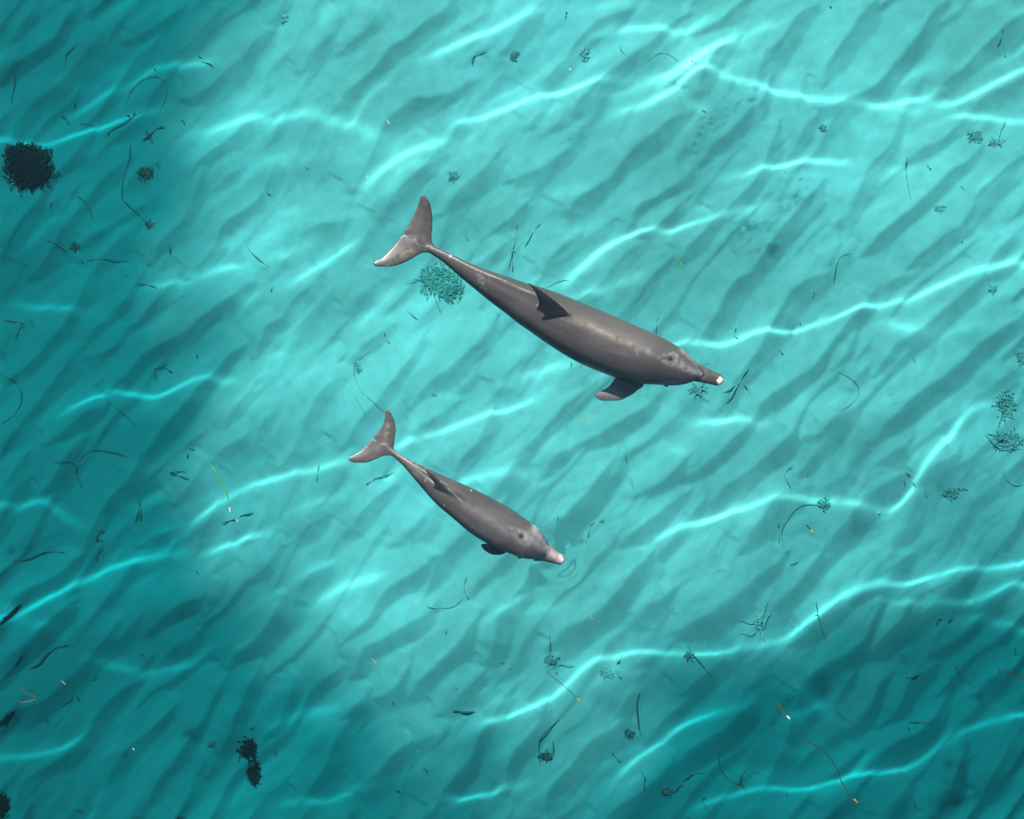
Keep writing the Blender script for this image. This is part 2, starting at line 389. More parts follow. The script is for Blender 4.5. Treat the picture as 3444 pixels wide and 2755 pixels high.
# (points in the photograph at 2156 px width, curvature of the crest, half width)
CAUSTICS = [
 ([(905,115),(960,85),(1020,65),(1070,45),(1110,15)], .34, .11), ([(1345,155),(1420,115),(1490,90),(1555,65)], .37, .17),
 ([(975,245),(1060,220),(1130,200),(1190,195),(1250,165)], .33, .11), ([(1290,255),(1370,240),(1440,210),(1490,180)], .33, .14),
 ([(755,400),(800,350),(860,310),(920,295)], .33, .15), ([(150,215),(260,170),(330,135),(410,130),(450,128)], .33, .10),
 ([(-40,280),(60,300),(130,285),(200,265),(270,245),(340,215)], .33, .10), ([(1820,210),(1870,205),(1910,195),(1965,180)], .37, .12),
 ([(1560,195),(1680,205),(1780,210)], .22, .12), ([(2200,130),(2150,150),(2060,190),(1990,210)], .28, .12),
 ([(2030,250),(2100,250),(2200,262)], .33, .10), ([(1540,390),(1610,375),(1660,355),(1720,342),(1760,345)], .32, .09),
 ([(1190,590),(1240,540),(1290,505),(1340,490)], .34, .15), ([(1340,492),(1420,495),(1480,480),(1560,460),(1620,448)], .33, .09),
 ([(1390,730),(1460,712),(1520,727),(1590,700),(1650,705),(1720,690),(1830,655)], .35, .10), ([(1820,650),(1900,640),(1980,615),(2060,580),(2110,565),(2200,550)], .36, .13),
 ([(-30,1070),(50,1055),(90,1045),(150,1085)], .32, .10), ([(140,875),(190,840),(235,825),(290,835),(340,840),(390,815),(430,800),(480,805)], .34, .11),
 ([(330,610),(390,590),(430,580),(480,568)], .29, .10), ([(630,595),(690,550),(740,518)], .30, .10), ([(20,635),(90,645),(150,658)], .32, .09),
 ([(420,1085),(480,1035),(560,1005),(640,985),(735,965)], .31, .11), ([(840,930),(940,895),(1020,865),(1110,842)], .34, .09),
 ([(1080,788),(1140,770),(1210,758)], .29, .11), ([(1380,1120),(1450,1085),(1530,1070),(1600,1055),(1680,1040),(1760,1045),(1810,1050),(1860,1055),(1910,1035)], .35, .10),
 ([(1900,1040),(1930,1000),(1970,950),(2010,900),(2040,860),(2090,838)], .36, .10), ([(1430,872),(1530,880),(1590,887)], .25, .10),
 ([(1860,690),(1920,720),(1990,720),(2060,700)], .24, .12), ([(-40,1370),(60,1310),(120,1265),(170,1230),(230,1190),(300,1175),(390,1165)], .32, .16),
 ([(440,1170),(510,1145),(570,1133)], .28, .10), ([(220,1425),(290,1428),(340,1415),(400,1408)], .32, .09), ([(-30,1592),(60,1598),(110,1590),(165,1568)], .32, .10),
 ([(1030,1532),(1110,1500),(1170,1460),(1220,1410),(1260,1380),(1300,1372),(1350,1360),(1420,1365),(1480,1370)], .36, .10),
 ([(1470,1370),(1560,1355),(1630,1345),(1720,1320)], .28, .12), ([(1310,1620),(1370,1570),(1440,1520),(1520,1498)], .29, .11), ([(1660,1503),(1720,1490),(1770,1470)], .30, .10),
 ([(610,1695),(690,1695),(740,1680),(790,1665)], .34, .09), ([(940,1688),(1010,1680),(1080,1660)], .33, .09),
 ([(1460,1705),(1540,1675),(1600,1658),(1680,1660),(1770,1645),(1800,1615),(1835,1590)], .35, .10),
 ([(1790,1642),(1850,1640),(1930,1620),(1990,1580),(2030,1550),(2090,1535),(2200,1510)], .32, .12), ([(1840,1262),(1910,1235),(1980,1210),(2070,1180),(2110,1175),(2200,1150)], .35, .12),
 ([(1910,1308),(1990,1295),(2060,1280),(2120,1250),(2200,1220)], .34, .10), ([(2070,1328),(2120,1335),(2200,1350)], .30, .10),
 ([(1690,1310),(1790,1260),(1860,1210)], .26, .15), ([(1240,50),(1300,30),(1400,20),(1460,0)], .27, .11), ([(620,690),(560,800),(520,850)], .18, .14),
 ([(980,1010),(1060,1000),(1130,1005)], .2, .12), ([(560,1540),(640,1500),(720,1490)], .2, .14), ([(640,1270),(720,1235),(800,1220)], .2, .14),
 ([(420,280),(500,255),(580,250)], .22, .14), ([(640,240),(720,250),(800,280)], .22, .14), ([(1000,1330),(1070,1290),(1150,1270)], .18, .14),
]
def ridge(P, kap, sig, taper=.3, var=.16):
    """a smooth crest: overlapping round swellings strung along a line"""
    L = np.linalg.norm(np.diff(P, axis=0), axis=1).sum()
    n = max(6, int(L / (sig * .4)) + 1)
    Q = spline(P, n); ds = L / (n - 1)
    t = np.linspace(0, L, n)
    tp = min(taper, L * .5)
    A = kap * sig * sig * ds / (math.sqrt(2 * math.pi) * sig) * ss((t + .02) / tp) * ss((L - t + .02) / tp)
    A = A * (1.05 - var * (.5 + .5 * vnoise(t * 3.2 + Q[0, 0] * 9, t * 0 + Q[0, 1] * 7)))
    for (x, y), a in zip(Q, A):
        ix = slice(np.searchsorted(WX, x - 5 * sig), np.searchsorted(WX, x + 5 * sig)); iy = slice(np.searchsorted(WY, y - 5 * sig), np.searchsorted(WY, y + 5 * sig))
        H[iy, ix] += a * np.exp(-((WY[iy] - y) ** 2) / (2 * sig * sig))[:, None] * np.exp(-((WX[ix] - x) ** 2) / (2 * sig * sig))[None, :]
for pts, kap, sig in CAUSTICS:
    P = []
    for a, b in pts:
        q = np.array(img_sand(a * FV, b * FV)); P.append(q + OFF * bed_depth(*q) / DEPTH)
    P = np.array(P)
    d0 = P[0] - P[1]; d1 = P[-1] - P[-2]          # let the crest die out beyond both ends
    P = np.vstack([P[0] + d0 / np.linalg.norm(d0) * .2, P, P[-1] + d1 / np.linalg.norm(d1) * .2])
    P = spline(P, 7 * len(P))
    kk = kap * 4.0 / bed_depth(*(P.mean(0) - OFF * 1.1))
    ridge(P, kk * .66, sig * .64, var=.5)
    ridge(P, kk * (.58 if sig >= .135 else .44), sig * (2.3 if sig >= .135 else 2.0), .5, .22)
# more of the same crests round the part that lights the picture
for k in range(90):
    c = np.array((rng.uniform(-10, 7), rng.uniform(-8, 12)))
    if not (-8.0 < c[0] < 3.2 and -2.6 < c[1] < 11.2):
        continue
    q = c - OFF
    if abs(q[0]) < 5.6 and abs(q[1]) < 5.0:
        continue
    L = rng.uniform(.5, 1.6); a = math.radians(rng.uniform(5, 38))
    P = c + np.stack([np.linspace(-L, L, 5) * math.cos(a), np.linspace(-L, L, 5) * math.sin(a) + rng.normal(0, .06, 5)], 1)
    P = spline(P, 30); kk = rng.uniform(.08, .13) * 4 / DEPTH; sg = rng.uniform(.12, .18)
    ridge(P, kk, sg, .5)
# faint cross-hatching of smaller crests
for k in range(110):
    q = np.array((rng.uniform(-5, 5), rng.uniform(-4.2, 4.2)))
    c = q + OFF * bed_depth(*q) / DEPTH
    L = rng.uniform(.12, .5); a = math.radians(rng.normal(22, 22))
    P = c + np.stack([np.linspace(-L, L, 5) * math.cos(a), np.linspace(-L, L, 5) * math.sin(a) + rng.normal(0, .03, 5)], 1)
    ridge(spline(P, 24), rng.uniform(.05, .14) * 4 / bed_depth(*q), rng.uniform(.05, .09), .25)
# long low swell: light spreads under its troughs and gathers under its backs
def swell(px, py, kap, s):
    c = np.array(img_sand(px * FV, py * FV)); c = c + OFF * bed_depth(*c) / DEPTH
    global H
    H += kap * 4 / DEPTH * s * s * np.exp(-((X - c[0]) ** 2 + (Y - c[1]) ** 2) / (2 * s * s))
for a in [(-60, 620, -.05, .9), (-90, 30, -.05, .9), (20, 1600, -.05, .9), (2100, 1680, -.05, .9), (1490, 110, .08, .8), (1440, 140, .10, .33), (1950, 300, .05, .8), (1050, 330, .04, .5), (900, 1800, -.04, .8)]:
    swell(*a)
fall = np.exp(-np.hypot(X, Y) / 50)
va = X * SUN_AZ.x + Y * SUN_AZ.y; ua = X * SUN_AZ.y - Y * SUN_AZ.x
H += .0024 * vnoise(ua / 1.3 + 3, va / .7) * fall
H += .00009 * vnoise(ua / .3, va / .16 + 7) * fall
# no crest is curved so sharply that it would focus short of the bottom
FOC = 2.57 * bed_depth(X - OFF[0] * 1.08, Y - OFF[1] * 1.08) / 4.0
dense = (np.gradient(WX) < .03)[None, :] & (np.gradient(WY) < .03)[:, None]
for _ in range(60):
    gy, gx = np.gradient(H, WY, WX)
    gv = gx * SUN_AZ.x + gy * SUN_AZ.y
    hy, hx = np.gradient(gv, WY, WX)
    over = ss((-FOC * (hx * SUN_AZ.x + hy * SUN_AZ.y) - .88) / .10) * dense
    for ax_i in (0, 1):
        over = np.maximum(over, np.maximum(np.roll(over, 1, ax_i), np.roll(over, -1, ax_i)))
    H = soften(H, over)
# ring of pushed-up water round the head of the calf
def ring(cx, cy, rx, ry, ang, amp, sig):
    x0, y0 = img(cx, cy)
    ca, sa = math.cos(ang), math.sin(ang)
    a = (X - x0) * ca + (Y - y0) * sa; b = -(X - x0) * sa + (Y - y0) * ca
    rr = np.hypot(a / rx, b / ry)
    d = (rr - 1) * math.sqrt(rx * ry)
    global H
    H += amp * np.exp(-d * d / (2 * sig * sig)) * ss((a / rx + .55) / .8)
ring(1850, 1862, .20, .145, math.radians(-38), .0050, .018)
ring(1842, 1850, .25, .20, math.radians(-38), .0026, .024)
m_w = bpy.data.materials.new('water_surface'); m_w.use_nodes = True
t = m_w.node_tree; t.nodes.clear()
o_ = t.nodes.new('ShaderNodeOutputMaterial'); g = t.nodes.new('ShaderNodeBsdfGlass')
g.inputs['Roughness'].default_value = 0; g.inputs['IOR'].default_value = N_W; g.inputs['Color'].default_value = (1, 1, 1, 1)
t.links.new(g.outputs[0], o_.inputs[0])
water = link('water_surface', grid_mesh('water_surface', WX, WY, H), m_w)
water.cycles.is_caustics_caster = True
tag(water, 'clear gently rippled turquoise sea surface', kind='structure')
H_MAX = float(H.max())
# the body of water: closed box that soaks up the red light
m_v = bpy.data.materials.new('water_body'); m_v.use_nodes = True
t = m_v.node_tree; t.nodes.clear()
o_ = t.nodes.new('ShaderNodeOutputMaterial'); va_ = t.nodes.new('ShaderNodeVolumeAbsorption')
va_.inputs['Color'].default_value = (0.0, .772, .80, 1); va_.inputs['Density'].default_value = .300
t.links.new(va_.outputs[0], o_.inputs['Volume'])
bm = bmesh.new(); bmesh.ops.create_cube(bm, size=1)
zt, zb, ext = H_MAX + .01, float(ZS.min()) - 1.0, 520
for q in bm.verts:
    q.co = (q.co.x * ext, q.co.y * ext, zt if q.co.z > 0 else zb)
me = bpy.data.meshes.new('water'); bm.to_mesh(me); bm.free()
wb = link('water', me, m_v)
tag(wb, 'clear turquoise sea water over the sand', kind='structure')

# ---------------------------------------------------------------- dolphins
m_skin, t, p = new_mat('dolphin_skin')
at = t.nodes.new('ShaderNodeAttribute'); at.attribute_name = 'skin'
tc = t.nodes.new('ShaderNodeTexCoord')
ns = t.nodes.new('ShaderNodeTexNoise'); ns.inputs['Scale'].default_value = 14; ns.inputs['Detail'].default_value = 7; ns.inputs['Roughness'].default_value = .65
mpn = t.nodes.new('ShaderNodeMapping'); mpn.inputs['Rotation'].default_value = (0, 0, math.radians(24)); mpn.inputs['Scale'].default_value = (.35, 1.2, 1.2)
rs = t.nodes.new('ShaderNodeValToRGB')
rs.color_ramp.elements[0].position = .3; rs.color_ramp.elements[0].color = (.88, .88, .88, 1)
rs.color_ramp.elements[1].position = .72; rs.color_ramp.elements[1].color = (1.10, 1.10, 1.09, 1)
ms = t.nodes.new('ShaderNodeMix'); ms.data_type = 'RGBA'; ms.blend_type = 'MULTIPLY'; ms.inputs[0].default_value = 1
t.links.new(tc.outputs['Object'], mpn.inputs['Vector']); t.links.new(mpn.outputs[0], ns.inputs['Vector'])
t.links.new(ns.outputs['Fac'], rs.inputs[0]); t.links.new(at.outputs['Color'], ms.inputs[6]); t.links.new(rs.outputs[0], ms.inputs[7])
t.links.new(ms.outputs[2], p.inputs['Base Color'])
p.inputs['Roughness'].default_value = .42
p.inputs['Specular IOR Level'].default_value = .38
nf = t.nodes.new('ShaderNodeTexNoise'); nf.inputs['Scale'].default_value = 90; nf.inputs['Detail'].default_value = 5
bp = t.nodes.new('ShaderNodeBump'); bp.inputs['Strength'].default_value = .06; bp.inputs['Distance'].default_value = .004
t.links.new(tc.outputs['Object'], nf.inputs['Vector']); t.links.new(nf.outputs['Fac'], bp.inputs['Height']); t.links.new(bp.outputs[0], p.inputs['Normal'])
m_dark, t, p = new_mat('dolphin_dark'); p.inputs['Base Color'].default_value = (.012, .011, .011, 1); p.inputs['Roughness'].default_value = .3

def add_loft(V, F, rings, cap=True):
    b = sum(len(a) for a in V)
    n = len(rings[0])
    for r in rings:
        V.append(np.asarray(r))
    for i in range(len(rings) - 1):
        for j in range(n):
            k = (j + 1) % n
            F.append((b + i * n + j, b + i * n + k, b + (i + 1) * n + k, b + (i + 1) * n + j))
    if cap:
        F.append(tuple(b + j for j in reversed(range(n))))
        F.append(tuple(b + (len(rings) - 1) * n + j for j in range(n)))

def inside_poly(P, x, y):
    c = np.zeros(x.shape, bool)
    n = len(P)
    for i in range(n):
        (x1, y1), (x2, y2) = P[i], P[(i + 1) % n]
        m = ((y1 > y) != (y2 > y)) & (x < (x2 - x1) * (y - y1) / (y2 - y1 + 1e-12) + x1)
        c ^= m
    return c

def edge_dist(P, x, y):
    best = np.full(x.shape, 1e9)
    n = len(P)
    for i in range(n):
        a, b = P[i], P[(i + 1) % n]
        d = b - a; L2 = d @ d + 1e-12
        q = np.clip(((x - a[0]) * d[0] + (y - a[1]) * d[1]) / L2, 0, 1)
        best = np.minimum(best, np.hypot(x - a[0] - q * d[0], y - a[1] - q * d[1]))
    return best

def add_fin(V, F, P, lift, normal, tmax, reach, step=.006, tmin=.0045, grow=.006):
    """solid blade over the outline P (plan view): lift(x, y) gives its mid height, thick in the middle, thin at the rim"""
    P = np.asarray(P)
    d_ = np.roll(P, -1, 0) - np.roll(P, 1, 0); d_ = d_ / (np.linalg.norm(d_, axis=1)[:, None] + 1e-9)
    area = np.sum(P[:, 0] * np.roll(P[:, 1], -1) - np.roll(P[:, 0], -1) * P[:, 1])
    P = P + np.stack([d_[:, 1], -d_[:, 0]], 1) * (grow if area > 0 else -grow)
    lo, hi = P.min(0), P.max(0)
    xs = np.arange(lo[0], hi[0] + step, step); ys = np.arange(lo[1], hi[1] + step, step)
    x, y = np.meshgrid(xs, ys)
    ins = inside_poly(P, x, y)
    d = edge_dist(P, x, y)
    th = tmin + (tmax - tmin) * np.sqrt(np.clip(d / reach, 0, 1))
    z = lift(x, y)
    nx, ny, nz = normal
    top = np.stack([x + nx * th, y + ny * th, z + nz * th], -1); bot = np.stack([x - nx * th, y - ny * th, z - nz * th], -1)
    idx = -np.ones(x.shape, int)
    cell = ins[:-1, :-1] & ins[:-1, 1:] & ins[1:, 1:] & ins[1:, :-1]
    use = np.zeros(x.shape, bool)
    use[:-1, :-1] |= cell; use[:-1, 1:] |= cell; use[1:, 1:] |= cell; use[1:, :-1] |= cell
    k = use.sum(); idx[use] = np.arange(k)
    b = sum(len(a) for a in V)
    V.append(top[use]); V.append(bot[use])
    cc = np.pad(cell, 1)
    for i, j in zip(*np.nonzero(cell)):
        a0, a1, a2, a3 = idx[i, j], idx[i, j + 1], idx[i + 1, j + 1], idx[i + 1, j]
        F.append((b + a0, b + a1, b + a2, b + a3)); F.append((b + k + a3, b + k + a2, b + k + a1, b + k + a0))
        if not cc[i, j + 1]: F.append((b + a1, b + a0, b + k + a0, b + k + a1))
        if not cc[i + 2, j + 1]: F.append((b + a3, b + a2, b + k + a2, b + k + a3))
        if not cc[i + 1, j]: F.append((b + a0, b + a3, b + k + a3, b + k + a0))
        if not cc[i + 1, j + 2]: F.append((b + a2, b + a1, b + k + a1, b + k + a2))

def make_dolphin(cfg):
    zo = lambda pts, o, sc_: [(o[0] + a * sc_, o[1] + b * sc_) for a, b in pts]
    A = np.array(img(*cfg['axis'][0])); B = np.array(img(*cfg['axis'][1]))
    L = np.linalg.norm(B - A); ax = (B - A) / L; nr_ = np.array((-ax[1], ax[0]))     # nr_ points to the animal's left
    def tu(pts):
        q = np.array([img(a, b, .03) for a, b in pts]) - A
        return q @ ax, q @ nr_
    tU, uU = tu(cfg['upper']); tL, uL = tu(cfg['lower'])
    t1 = min(tU[-1], tL[-1]); t0 = max(tU[0], tL[0])
    T = t0 + (t1 - t0) * (1 - (1 - np.linspace(0, 1, 110)) ** 1.25)
    up = np.interp(T, tU, uU); lo = np.interp(T, tL, uL)
    ker = np.array([1, 2, 3, 2, 1]) / 9
    for _ in range(2):
        up[2:-2] = np.convolve(up, ker, 'valid'); lo[2:-2] = np.convolve(lo, ker, 'valid')
    c = (up + lo) / 2; wd = np.maximum((up - lo) / 2, .004)
    s = (T - t0) / (t1 - t0)
    roll = math.radians(cfg['roll'])
    wmax = wd.max()
    zc = np.interp(s, [0, .12, .35, .6, .85, 1], np.array(cfg['zc']))
    V, F, rings = [], [], []
    M = 56
    th = np.linspace(0, 2 * math.pi, M, endpoint=False)
    tall = np.interp(s, [0, .06, .25, .45, .7, .9, 1], [1.05, 1.35, 1.4, 1.12, 1.0, .92, .8])      # height over width
    keel = np.interp(s, [0, .1, .3, .46, .55, 1], [.0, .14, .16, .10, 0, 0])
    bell = np.interp(s, [0, .4, .7, .9, 1], [1, 1.0, 1.08, 1.05, .9])
    for i in range(len(T)):
        k = tall[i]
        a = wd[i] / math.sqrt(math.cos(roll) ** 2 + (k * math.sin(roll)) ** 2)
        b = a * k
        pp = a * np.cos(th); qq = b * np.sin(th)
        top = np.exp(-((th - math.pi / 2) / .22) ** 2)
        qq = qq + b * keel[i] * top
        qq = np.where(qq < 0, qq * bell[i], qq)
        # roll towards the animal's left: the back leans to +left
        lat = pp * math.cos(roll) + qq * math.sin(roll); z = -pp * math.sin(roll) + qq * math.cos(roll)
        x = A[0] + ax[0] * T[i] + nr_[0] * (c[i] + lat); y = A[1] + ax[1] * T[i] + nr_[1] * (c[i] + lat)
        rings.append(np.stack([x, y, z + zc[i]], 1))
    add_loft(V, F, rings)
    # beak
    P0 = np.array(img(*cfg['beak'][0])); P1 = np.array(img(*cfg['beak'][1]))
    bl = np.linalg.norm(P1 - P0); bx = (P1 - P0) / bl; bn = np.array((-bx[1], bx[0]))
    rings = []
    for q in np.linspace(0, 1, 30):
        w_ = np.interp(q, [0, .35, .7, .86, .94, .98, 1], np.array([1.9, 1.22, .90, .82, .68, .44, .14]) * cfg['beak_w'])
        d = bl * (q if q < .9 else .9 + (q - .9))
        zz = cfg['beak_z'][0] + (cfg['beak_z'][1] - cfg['beak_z'][0]) * q
        rings.append(np.stack([P0[0] + bx[0] * d + bn[0] * w_ * np.cos(th), P0[1] + bx[1] * d + bn[1] * w_ * np.cos(th), zz + .78 * w_ * np.sin(th)], 1))
    add_loft(V, F, rings)
    # tail fluke
    zf = cfg['fluke_z']
    P = spline([img(a, b, zf) for a, b in cfg['fluke'] + cfg['fluke'][:1]], 160)[:-1]
    mid = np.array(img(*cfg['fluke_mid'], zf))
    add_fin(V, F, P, lambda x, y: zf + .05 * ((x - mid[0]) * nr_[0] + (y - mid[1]) * nr_[1]) ** 2 / .1 - .02 * np.abs((x - mid[0]) * ax[0] + (y - mid[1]) * ax[1]), (0, 0, 1), cfg['fluke_t'], .11)
    # dorsal fin: leans with the roll of the body
    b0 = np.array(img(*cfg['fin_base'][0], .2)); b1 = np.array(img(*cfg['fin_base'][1], .2))
    fd = (b1 - b0) / np.linalg.norm(b1 - b0); fn = np.array((-fd[1], fd[0]))
    if fn @ nr_ < 0: fn = -fn
    ln = math.radians(cfg['lean'])
    zb_ = cfg['fin_z']
    P = spline([img(a, b, .25) for a, b in cfg['fin'] + cfg['fin'][:1]], 120)[:-1]
    lift = lambda x, y: zb_ + ((x - b0[0]) * fn[0] + (y - b0[1]) * fn[1]) / math.tan(ln)
    nrm = (-fn[0] * math.cos(ln), -fn[1] * math.cos(ln), math.sin(ln))
    add_fin(V, F, P, lift, nrm, cfg['fin_t'], .05, step=.004, tmin=.004, grow=.0015)
    # flippers: the right one shows beside the body, the left one is tucked under it
    zp = cfg['pec_z']
    P = spline([img(a, b, zp) for a, b in cfg['pec'] + cfg['pec'][:1]], 110)[:-1]
    root = np.array(img(*cfg['pec_root'], zp))
    add_fin(V, F, P, lambda x, y: zp - .25 * np.hypot(x - root[0], y - root[1]), (0, 0, 1), cfg['pec_t'], .045)
    q = P - A
    mt, mu = q @ ax, q @ nr_
    cm = np.interp(mt.max(), T, c)
    P2 = A + np.outer(mt, ax) + np.outer(2 * cm - mu - cfg['tuck'], nr_)
    r2 = root - A
    root2 = A + ax * (r2 @ ax) + nr_ * (2 * cm - r2 @ nr_ - cfg['tuck'])
    add_fin(V, F, P2, lambda x, y: zp - .06 - .45 * np.hypot(x - root2[0], y - root2[1]), (0, 0, 1), cfg['pec_t'], .045)
    V = np.vstack(V)
    me = bpy.data.meshes.new('raw'); me.from_pydata(V.tolist(), [], F)
    tmp = bpy.data.objects.new('raw', me); C.objects.link(tmp)
    rm = tmp.modifiers.new('r', 'REMESH'); rm.mode = 'VOXEL'; rm.voxel_size = cfg['voxel']; rm.use_smooth_shade = True
    sm = tmp.modifiers.new('s', 'SMOOTH'); sm.factor = .5; sm.iterations = 7
    dg = bpy.context.evaluated_depsgraph_get()
    out = bpy.data.meshes.new_from_object(tmp.evaluated_get(dg))
    bpy.data.objects.remove(tmp); bpy.data.meshes.remove(me)
    n = len(out.vertices)
    co = np.empty(n * 3, np.float32); out.vertices.foreach_get('co', co); co = co.reshape(-1, 3).astype(float)
    # skin pattern plus painted highlight and crease shade, fixed to the body
    x, y, z = co.T
    q = co[:, :2] - A
    tt, uu = q @ ax, q @ nr_
    st = (tt - t0) / (t1 - t0)
    col = np.tile(np.array(cfg['base'], float), (n, 1))
    belly = ss((-.035 - (z - np.interp(tt, T, zc)) ) / .09) * ss((st - .05) / .2)
    col += belly[:, None] * (np.array(cfg['belly']) - col)
    blot = fbm(x * 4 + 3, y * 4 + z * 3, 4)
    col *= (1 + .10 * blot + .20 * fbm(tt * 1.3 + 2, uu * 16 + z * 9, 3))[:, None]
    for (pts, wid, cc_, k, rough) in cfg['marks']:
        P = spline([img(a, b, .15) for a, b in pts], 40) if len(pts) > 1 else np.array([img(*pts[0], .15)] * 2)
        d, _ = dist_polyline(P, x, y)
        m = np.exp(-(d / wid) ** 2) * k
        if rough:
            m = m * np.clip(.55 + rough * fbm(x * 45, y * 45 + z * 20, 3), 0, 1.3)
        m = m * (z > -.06)
        col += np.clip(m, 0, 1)[:, None] * (np.array(cc_) - col)
    tip = np.array(img(*cfg['tip'], .02))
    m = ss((cfg['tip_r'] - np.hypot(x - tip[0], y - tip[1]) + .006 * fbm(x * 60, y * 60, 2)) / .012) * cfg['tip_k']
    col += m[:, None] * (np.array((.46, .43, .38)) - col)
    attr = out.color_attributes.new('skin', 'FLOAT_COLOR', 'POINT')
    attr.data.foreach_set('color', np.c_[np.clip(col, .004, .8), np.ones(n)].astype(np.float32).ravel())
    ctr = A + ax * L * .5
    loc = Vector((ctr[0], ctr[1], 0))
    co -= np.array(loc)
    out.vertices.foreach_set('co', co.astype(np.float32).ravel()); out.update(); out.shade_smooth()
    root_ = bpy.data.objects.new('dolphin', None); C.objects.link(root_); root_.location = loc
    tag(root_, cfg['label'], 'dolphin')
    body = link('body', out, m_skin, root_)
    body.cycles.is_caustics_receiver = True
    # blowhole: a crescent slit with puckered lips
    hx, hy = img(*cfg['blow'], .17)
    def skin_z(x0, y0):
        dd = np.hypot(co[:, 0] + loc.x - x0, co[:, 1] + loc.y - y0)
        return co[dd < .02, 2].max()
    bm = bmesh.new()
    bs = cfg['blow_s']
    def strip(pts, w0):
        P = spline(pts, 14); prev = None
        for i, (a, b) in enumerate(P):
            i2 = min(i + 1, 13); i1 = max(i - 1, 0)
            d = P[i2] - P[i1]; d = d / (np.linalg.norm(d) + 1e-9); nn = np.array((-d[1], d[0]))
            ww = w0 * (math.sin(math.pi * (i + .6) / 14.2) ** .6)
            row = []
            for k, hz in ((-1, 0), (0, .0018), (1, 0)):
                wx = hx + ax[0] * a + nr_[0] * b + (ax[0] * nn[0] + nr_[0] * nn[1]) * ww * k; wy = hy + ax[1] * a + nr_[1] * b + (ax[1] * nn[0] + nr_[1] * nn[1]) * ww * k
                row.append(bm.verts.new((wx - loc.x, wy - loc.y, skin_z(wx, wy) + .0012 + hz)))
            if prev:
                bm.faces.new((prev[0], prev[1], row[1], row[0])); bm.faces.new((prev[1], prev[2], row[2], row[1]))
            prev = row
    strip([(-.4 * bs, .9 * bs), (.25 * bs, .5 * bs), (.45 * bs, 0), (.25 * bs, -.5 * bs), (-.4 * bs, -.9 * bs)], .20 * bs)
    strip([(-.7 * bs, .45 * bs), (-.15 * bs, .15 * bs), (.2 * bs, .1 * bs)], .08 * bs)
    strip([(-.75 * bs, -.35 * bs), (-.2 * bs, -.2 * bs), (.2 * bs, -.15 * bs)], .08 * bs)
    strip([(-.9 * bs, .05 * bs), (-.4 * bs, 0), (.1 * bs, 0)], .07 * bs)
    mb = bpy.data.meshes.new('blowhole'); bm.to_mesh(mb); bm.free(); mb.shade_smooth()
    link('blowhole', mb, m_dark, root_)
    # eyes, low on both sides of the head
    i = int(np.argmin(np.abs(s - cfg['eye_s'])))
    for sd_ in (1, -1):
        k = tall[i]; a = wd[i] / math.sqrt(math.cos(roll) ** 2 + (k * math.sin(roll)) ** 2)
        ang = math.radians(-32) if sd_ > 0 else math.radians(212)
        pp, qq = a * math.cos(ang), a * k * math.sin(ang)
        lat = pp * math.cos(roll) + qq * math.sin(roll); zz = -pp * math.sin(roll) + qq * math.cos(roll)
        bm = bmesh.new(); bmesh.ops.create_uvsphere(bm, u_segments=14, v_segments=8, radius=1)
        for v_ in bm.verts:
            v_.co = Vector((ax[0] * v_.co.x * .017 + nr_[0] * v_.co.y * .012, ax[1] * v_.co.x * .017 + nr_[1] * v_.co.y * .012, v_.co.z * .011))
        mb = bpy.data.meshes.new('eye'); bm.to_mesh(mb); bm.free(); mb.shade_smooth()
        e = link('eye', mb, m_dark, root_)
        e.location = (A[0] + ax[0] * T[i] + nr_[0] * (c[i] + lat) - loc.x, A[1] + ax[1] * T[i] + nr_[1] * (c[i] + lat) - loc.y, zz + zc[i])
    return root_

def z1(*p): return [(1200 + a * .2783, 620 + b * .2783) for a, b in p]
def z2(*p): return [(1700 + a * .3711, 850 + b * .3711) for a, b in p]
def z3(*p): return [(1150 + a * .2087, 1350 + b * .2087) for a, b in p]
def z4(*p): return [(1450 + a * .2319, 1600 + b * .2319) for a, b in p]

